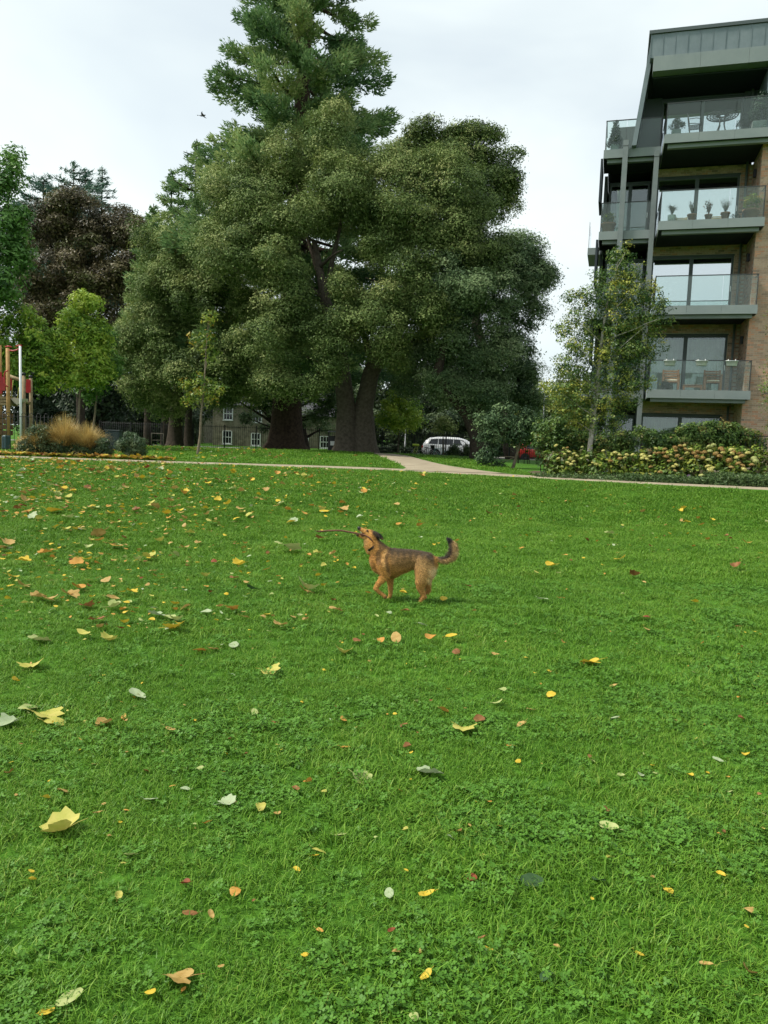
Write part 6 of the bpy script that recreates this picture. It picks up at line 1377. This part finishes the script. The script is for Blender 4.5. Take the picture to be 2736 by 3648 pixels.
def lay(name, y0, y1, dens, sources, pick, scale):
    x, y = zone(y0, y1, dens); ok = lawn_ok(x, y); x, y = x[ok], y[ok]; n = len(x); z = gz(x, y)
    rot = np.stack([rng.normal(0, .12, n), rng.normal(0, .12, n), rng.uniform(0, 6.283, n)], -1)
    hgt = .8 + .5 * vnoise(x, y, .45, 3) + .25 * vnoise(x, y, .12, 4)
    return scatter_gn(name, np.stack([x, y, z - .004], -1), pick(x, y, n), scale * hgt * rng.uniform(.8, 1.2, n), rot, sources)
def pick_near(x, y, n):
    i = rng.integers(0, 5, n); t = vnoise(x, y, .5, 6); i[(t > .72) & (rng.random(n) < .5)] = 5; c = vnoise(x, y, .55, 8) + .16 * np.clip((x - .2) / 2, -1, 1) + .12 * np.clip((3.6 - y) / 2, -1, 1)
    cl = rng.random(n) < .05 + .26 * sstep(.46, .8, c); i[cl] = 6 + rng.integers(0, 3, cl.sum()); return i
lay('grass', 1.35, 5.2, 700, near_s + clov_s, pick_near, 1.0)
lay('grass', 5.2, 9.5, 330, near_s + clov_s, pick_near, 1.15)
lay('grass', 9.5, 16, 190, mid_s, lambda x, y, n: rng.integers(0, 4, n), 1.05)
lay('grass', 16, 27, 95, far_s, lambda x, y, n: rng.integers(0, 3, n), .72)
lay('grass', 27, 47, 16, far_s, lambda x, y, n: rng.integers(0, 3, n), 1.15)

# ================================================================ fallen leaves
def leaf_shape(kind, seed, s=1.0):
    """a leaf about 1 long lying in xy, curled; returns mesh"""
    r = np.random.default_rng(seed); bm = bmesh.new(); out = []
    if kind == 'lobed':
        key = [(-90, .16), (-68, .42), (-44, .52), (-26, .45), (-4, .58), (10, .59), (26, .49), (44, .58), (58, .62), (72, .54), (90, .68)]
        for a, q in key: out.append((a, q * r.uniform(.9, 1.1)))
        out += [(180 - a, q * r.uniform(.9, 1.1)) for a, q in key[-2:0:-1]]
    elif kind == 'oval':
        for a in range(-90, 270, 24): t = math.radians(a); out.append((a, .5 / math.sqrt((math.cos(t) / .58) ** 2 + math.sin(t) ** 2) * r.uniform(.97, 1.03)))
    elif kind == 'round':
        for a in range(-90, 270, 24): out.append((a, .46 * r.uniform(.88, 1.08)))
    else:   # narrow
        for a in range(-90, 270, 24): t = math.radians(a); out.append((a, .5 / math.sqrt((math.cos(t) / .36) ** 2 + math.sin(t) ** 2)))
    cx, cy, tw, fold = r.uniform(-.8, 1.1), r.uniform(-.7, 1.1), r.uniform(-.8, .8), r.uniform(.15, .6)
    if kind == 'curled': cx, cy, fold = 1.2, .9, .5
    def zf(x, y): return cx * x * x * .8 + cy * y * y * .6 + tw * x * y + fold * abs(x) * .5 + .03 * math.sin(x * 14 + seed) * math.cos(y * 11)
    rings = []
    c = bm.verts.new((0, 0, zf(0, 0)))
    for f in (.5, 1.0):
        rings.append([bm.verts.new((math.cos(math.radians(a)) * q * f, math.sin(math.radians(a)) * q * f, zf(math.cos(math.radians(a)) * q * f, math.sin(math.radians(a)) * q * f))) for a, q in out])
    n = len(out)
    for i in range(n):
        bm.faces.new((c, rings[0][i], rings[0][(i+1) % n])); bm.faces.new((rings[0][i], rings[1][i], rings[1][(i+1) % n], rings[0][(i+1) % n]))
    st = [V((0, -.1 if kind == 'lobed' else -.46, zf(0, -.1))), V((.02, -.75, .05 + r.uniform(0, .12)))]
    m_ = MB().addbm(bm, smooth=True); m_.tube([st[0], st[0].lerp(st[1], .5) + V((.03, 0, .02)), st[1]], [.018, .014, .010], 4)
    zmin = min(v[2] for v in m_.v); m_.v = [(x, y, z - zmin) for x, y, z in m_.v]
    me = bpy.data.meshes.new('fallen_leaf'); me.from_pydata(m_.v, [], m_.f); me.polygons.foreach_set('use_smooth', [True] * len(m_.f)); me.update(); return me
LC_ = {'pale green': ((0.305,0.377,0.116), (0.413,0.448,0.179)), 'yellow-green': ((0.377,0.377,0.063), (0.503,0.448,0.116)), 'yellow': ((0.538,0.377,0.026), (0.609,0.448,0.054)), 'orange': ((0.467,0.215,0.036), (0.538,0.305,0.071)), 'tan': ((0.345,0.213,0.057), (0.483,0.333,0.115)), 'brown': ((0.179,0.076,0.026), (0.287,0.135,0.049)), 'whitish': ((.29,.36,.19), (.38,.45,.27)), 'dark green': ((0.031,0.076,0.025), (0.054,0.108,0.040)), 'red-brown': ((0.153,0.036,0.016), (0.251,0.071,0.026))}
def lf_mat(cn):
    nm = 'fallen_' + cn.replace(' ', '_').replace('-', '_')
    if nm in MATS: return MATS[nm]
    a, b_ = LC_[cn]; m = mat(nm, a, .6, b_, scale=3.0, spec=.25, detail=6); t = m.node_tree; b = t.nodes['Principled BSDF']; out = t.nodes['Material Output']; tr = N(t, 'ShaderNodeBsdfTranslucent'); ms = N(t, 'ShaderNodeMixShader', in_Fac=.2)
    t.links.new(b.inputs['Base Color'].links[0].from_socket, tr.inputs['Color']); t.links.new(b.outputs[0], ms.inputs[1]); t.links.new(tr.outputs[0], ms.inputs[2]); t.links.new(ms.outputs[0], out.inputs['Surface']); return m
KINDS = ('lobed', 'oval', 'round', 'narrow')
LSH = {(k, i): leaf_shape(k, 60 + 7 * j + i) for j, k in enumerate(KINDS) for i in range(4)}
LME = {}
def leaf_me(k, i, cn):
    if (k, i, cn) not in LME:
        me = LSH[(k, i)].copy(); me.name = 'fallen_leaf'; me.materials.clear(); me.materials.append(lf_mat(cn)); LME[(k, i, cn)] = me
    return LME[(k, i, cn)]
# leaves read off the photograph: x, y, width (display pixels), kind, colour
LIST = '''140,1805,78,L,yg;95,1557,64,L,yg;65,1540,56,O,pg;118,1570,46,O,yg;22,1570,46,L,w;225,1573,38,R,t;373,1587,34,R,t;33,1478,20,R,y;295,1511,44,O,w;68,1447,50,L,yg;85,1390,46,L,pg;238,1390,34,L,yg;180,1380,36,O,yg;267,1357,24,R,y;372,1368,44,L,y;340,1340,36,L,w;368,1345,34,O,pg;430,1412,34,O,o;462,1409,28,O,t;505,1400,34,O,w;582,1458,42,L,yg;743,1418,38,L,yg;855,1390,36,O,t;930,1391,28,R,o;910,1361,20,O,w;770,1396,20,R,b;822,1397,18,R,o;1280,1440,44,L,y;1190,1508,22,R,y;1000,1585,50,L,yg;928,1680,58,L,w;778,1690,44,L,pg;997,1712,26,O,pg;748,1624,26,N,o;880,1622,20,R,b;742,1563,24,O,o;872,1575,22,N,b;325,1738,38,O,w;487,1745,38,L,w;562,1755,60,N,yg;638,1716,28,O,b;20,1680,20,R,b;315,1676,24,O,b;210,1768,28,N,t;640,1893,24,O,y;920,1945,40,N,y;508,1940,28,R,o;410,1987,34,O,b;455,1990,22,O,t;840,1943,34,O,w;1017,1908,38,O,rb;1148,1915,52,O,d;1293,1915,46,O,d;975,1823,30,O,w;1556,1900,30,N,y;1443,1937,24,R,y;1618,1980,26,R,t;1615,2115,36,R,t;920,2122,32,O,y;390,2135,72,L,t;150,2172,62,O,pg;325,2160,26,R,y;477,2103,22,O,t;657,2078,18,R,y;70,1914,18,R,y;100,2203,46,O,y;690,1852,36,N,yg;1310,1762,20,R,b;1330,1560,20,O,w;1550,1650,24,O,w;1085,1497,20,O,pg;1070,1527,28,L,pg;958,1544,24,R,o;1035,1565,26,R,b;1126,1573,26,O,t;1325,1490,18,O,t;1490,1685,16,R,y;1383,1683,24,O,w;1118,1655,18,O,y;1103,1620,24,N,o;1315,1800,44,O,pg;530,1640,14,R,b;595,1570,18,R,b;550,1548,26,O,pg;268,1558,30,N,o;620,1196,42,L,pg;665,1283,46,L,pg;150,1295,38,L,t;105,1307,40,R,t;120,1112,30,R,y;212,1164,32,O,t;248,1190,30,O,o;80,1300,34,L,t;168,1280,30,R,o;230,1262,24,R,t;545,1280,26,O,d;400,1325,24,L,t;445,1333,26,O,w;530,1345,24,O,t;660,1350,16,R,t;575,1243,18,O,o;870,1290,16,R,y;958,1303,18,R,y;1010,1275,18,N,b;735,1115,18,O,o;740,1108,20,L,t;862,1140,18,O,o;700,1112,18,O,y;1395,1370,16,R,t;1070,1420,22,N,t;985,1415,18,R,b;665,1700,22,R,o;680,1862,24,N,y;505,1745,18,O,t;598,1768,26,O,t;135,1720,26,R,t;100,1735,18,R,y;430,1670,20,O,pg;400,1715,22,O,w;445,1790,26,N,o;280,1860,26,O,pg;255,1950,28,O,yg;735,1815,30,O,pg;875,1803,20,O,yg;990,1808,18,R,b;1380,2075,24,O,y;1055,2065,22,O,y;908,2070,20,N,t;1180,2125,46,O,d;1040,2040,18,N,b;845,2025,20,O,rb;400,1922,24,R,rb;690,2025,26,N,o;1525,2100,30,O,t;1340,1685,18,O,pg;1610,1640,18,R,y;1500,1460,18,O,pg;1655,1773,22,O,pg;1600,1560,16,R,b;1215,1400,14,R,o;1145,1540,18,O,t;1500,1310,16,R,y'''
CODE = {'yg': 'yellow-green', 'pg': 'pale green', 'w': 'whitish', 'y': 'yellow', 't': 'tan', 'o': 'orange', 'b': 'brown', 'd': 'dark green', 'rb': 'red-brown'}; KC = {'L': 'lobed', 'O': 'oval', 'R': 'round', 'N': 'narrow'}
rl = random.Random(21); LEAVES = []      # x, y, z, size, kind, colour, dispx, dispy
def disp_of(p):
    W = V(p) - V((0, 0, CAMZ)); w_ = W.dot(CF); return (1368 + FPX * W.dot(CR) / w_) * 1659 / 2736, (1824 - FPX * W.dot(CU) / w_) * 1659 / 2736
for e in LIST.split(';'):
    x, y, wd, k, c = e.split(','); x, y, wd = float(x), float(y), float(wd); p = on_ground(x * 2736 / 1659, y * 2736 / 1659); s = wd * p.y / 1659 * (1.0 if k == 'L' else 1.08)
    LEAVES.append((p, s, KC[k], CODE[c], x, y))
cols_far = ['tan'] * 6 + ['orange'] * 4 + ['yellow'] * 8 + ['yellow-green'] * 4 + ['pale green'] * 4 + ['whitish'] * 2 + ['brown'] * 3 + ['red-brown']
def add_random(n, xr, yr, keep, big=.13, sz=(.035, .075), bigsz=(.09, .14)):
    for _ in range(n):
        x, y = rl.uniform(*xr), rl.uniform(*yr)
        if abs(x) > y * .53 + .6 or rl.random() > keep(x, y) or not bool(lawn_ok(np.array([x]), np.array([y]))[0]): continue
        p = V((x, y, gzf(x, y))); dx, dy_ = disp_of(p); L_ = rl.random() < big; s = rl.uniform(*(bigsz if L_ else sz)); k = 'lobed' if L_ and rl.random() < .7 else rl.choice(['oval', 'round', 'narrow', 'oval', 'round'])
        LEAVES.append((p, s, k, rl.choice(cols_far), dx, dy_))
def dl(x, y):
    lx = x / (y * .5 + .01); d_ = vnoise(np.array([x]), np.array([y]), 1.4, 12)[0]
    return max(.09, min(1, (.22 - lx) * .95 + .06)) * (.25 + 1.0 * d_)
add_random(10500, (-13, 9), (6.2, 23.8), dl)
add_random(950, (-3.8, 3.8), (2.0, 7.0), lambda x, y: .42 if x < .5 else .3, big=.0, sz=(.014, .034))
add_random(420, (-14, -1), (26.4, 38), lambda x, y: .6 if x < -5 else .25, big=.6)
add_random(500, (-22, -6), (38, 50), lambda x, y: .5, big=.8)
for _ in range(520):   # leaves blown against the shrubs and along the path edge
    x = rl.uniform(-14.5, -7.2); y = float(path_y(x)) + .95 + abs(rl.gauss(0, .28)); p = V((x, y, gzf(x, y) + rl.random() * .06)); dx, dy_ = disp_of(p); LEAVES.append((p, rl.uniform(.07, .15), rl.choice(['lobed', 'lobed', 'oval']), rl.choice(['yellow', 'tan', 'orange', 'yellow', 'brown', 'yellow-green']), dx, dy_))
for x, y in ((690, 985), (800, 1005), (1010, 990)):  # a few on the path
    p = on_ground(x * 1.649, y * 1.649); LEAVES.append((p, .12, 'lobed', 'orange', x, y))
order = sorted(range(len(LEAVES)), key=lambda i: -LEAVES[i][1] / LEAVES[i][0].y)
single = [i for i in order if 0 <= LEAVES[i][4] <= 1659 and LEAVES[i][5] < 2212][:290]; sset = set(single)
def where(x, y):
    r_ = 'near the path' if y < 1090 else 'up behind the dog' if y < 1180 else 'level with the dog' if y < 1320 else 'just in front of the dog' if y < 1470 else 'in the middle of the lawn' if y < 1680 else 'on the near lawn' if y < 1900 else 'at the very front'
    c_ = 'far left' if x < 300 else 'left' if x < 640 else 'centre' if x < 1010 else 'right' if x < 1340 else 'far right'
    return r_, c_
cells = {}
for i in single:
    p, s, k, cn, x, y = LEAVES[i]; px = s * 1659 / p.y; big = 'large' if s > .085 else 'medium' if s > .05 else 'small'; cells.setdefault((big, cn, k) + where(x, y), []).append(i)
ORD = ['first', 'second', 'third', 'fourth', 'fifth', 'sixth', 'seventh', 'eighth', 'ninth']
lab = {}
for (big, cn, k, r_, c_), ids in cells.items():
    ids.sort(key=lambda i: LEAVES[i][4])
    for j, i in enumerate(ids):
        lab[i] = f'{big} {cn} {k} leaf {r_}, {c_}' + (f', {ORD[min(j, 8)]} from left' if len(ids) > 1 else '')
bm_v = []; bm_f = []; bm_m = []; mats_ = list(LC_)
for i, (p, s, k, cn, x, y) in enumerate(LEAVES):
    vi = rl.randrange(4); rot = Matrix.Rotation(rl.uniform(0, 6.283), 4, 'Z'); tl = Matrix.Rotation(rl.gauss(-.12, .26), 4, 'X') @ Matrix.Rotation(rl.gauss(0, .22), 4, 'Y'); lift = .025 if p.y < 6 else .05 if p.y < 9 else .075 if p.y < 24 else .05
    Mx = Matrix.Translation(p + V((0, 0, lift))) @ tl @ rot @ Matrix.Scale(s * (1.2 if p.y > 9 else 1), 4)
    if i in sset:
        o = link('fallen_leaf', leaf_me(k, vi, cn), None, None, label=lab[i], cat='leaf', group='fallen leaves on the lawn'); o.matrix_world = Mx
    else:
        me = LSH[(k, vi)]; b0 = len(bm_v); bm_v += [tuple(Mx @ v.co) for v in me.vertices]; bm_f += [tuple(b0 + q for q in f.vertices) for f in me.polygons]; bm_m += [mats_.index(cn)] * len(me.polygons)
me = bpy.data.meshes.new('leaf_litter'); me.from_pydata(bm_v, [], bm_f); me.polygons.foreach_set('material_index', bm_m); me.polygons.foreach_set('use_smooth', [True] * len(bm_f)); me.update()
for cn in mats_: me.materials.append(lf_mat(cn))
o = bpy.data.objects.new('leaf_litter', me); COL.objects.link(o); o['kind'] = 'stuff'
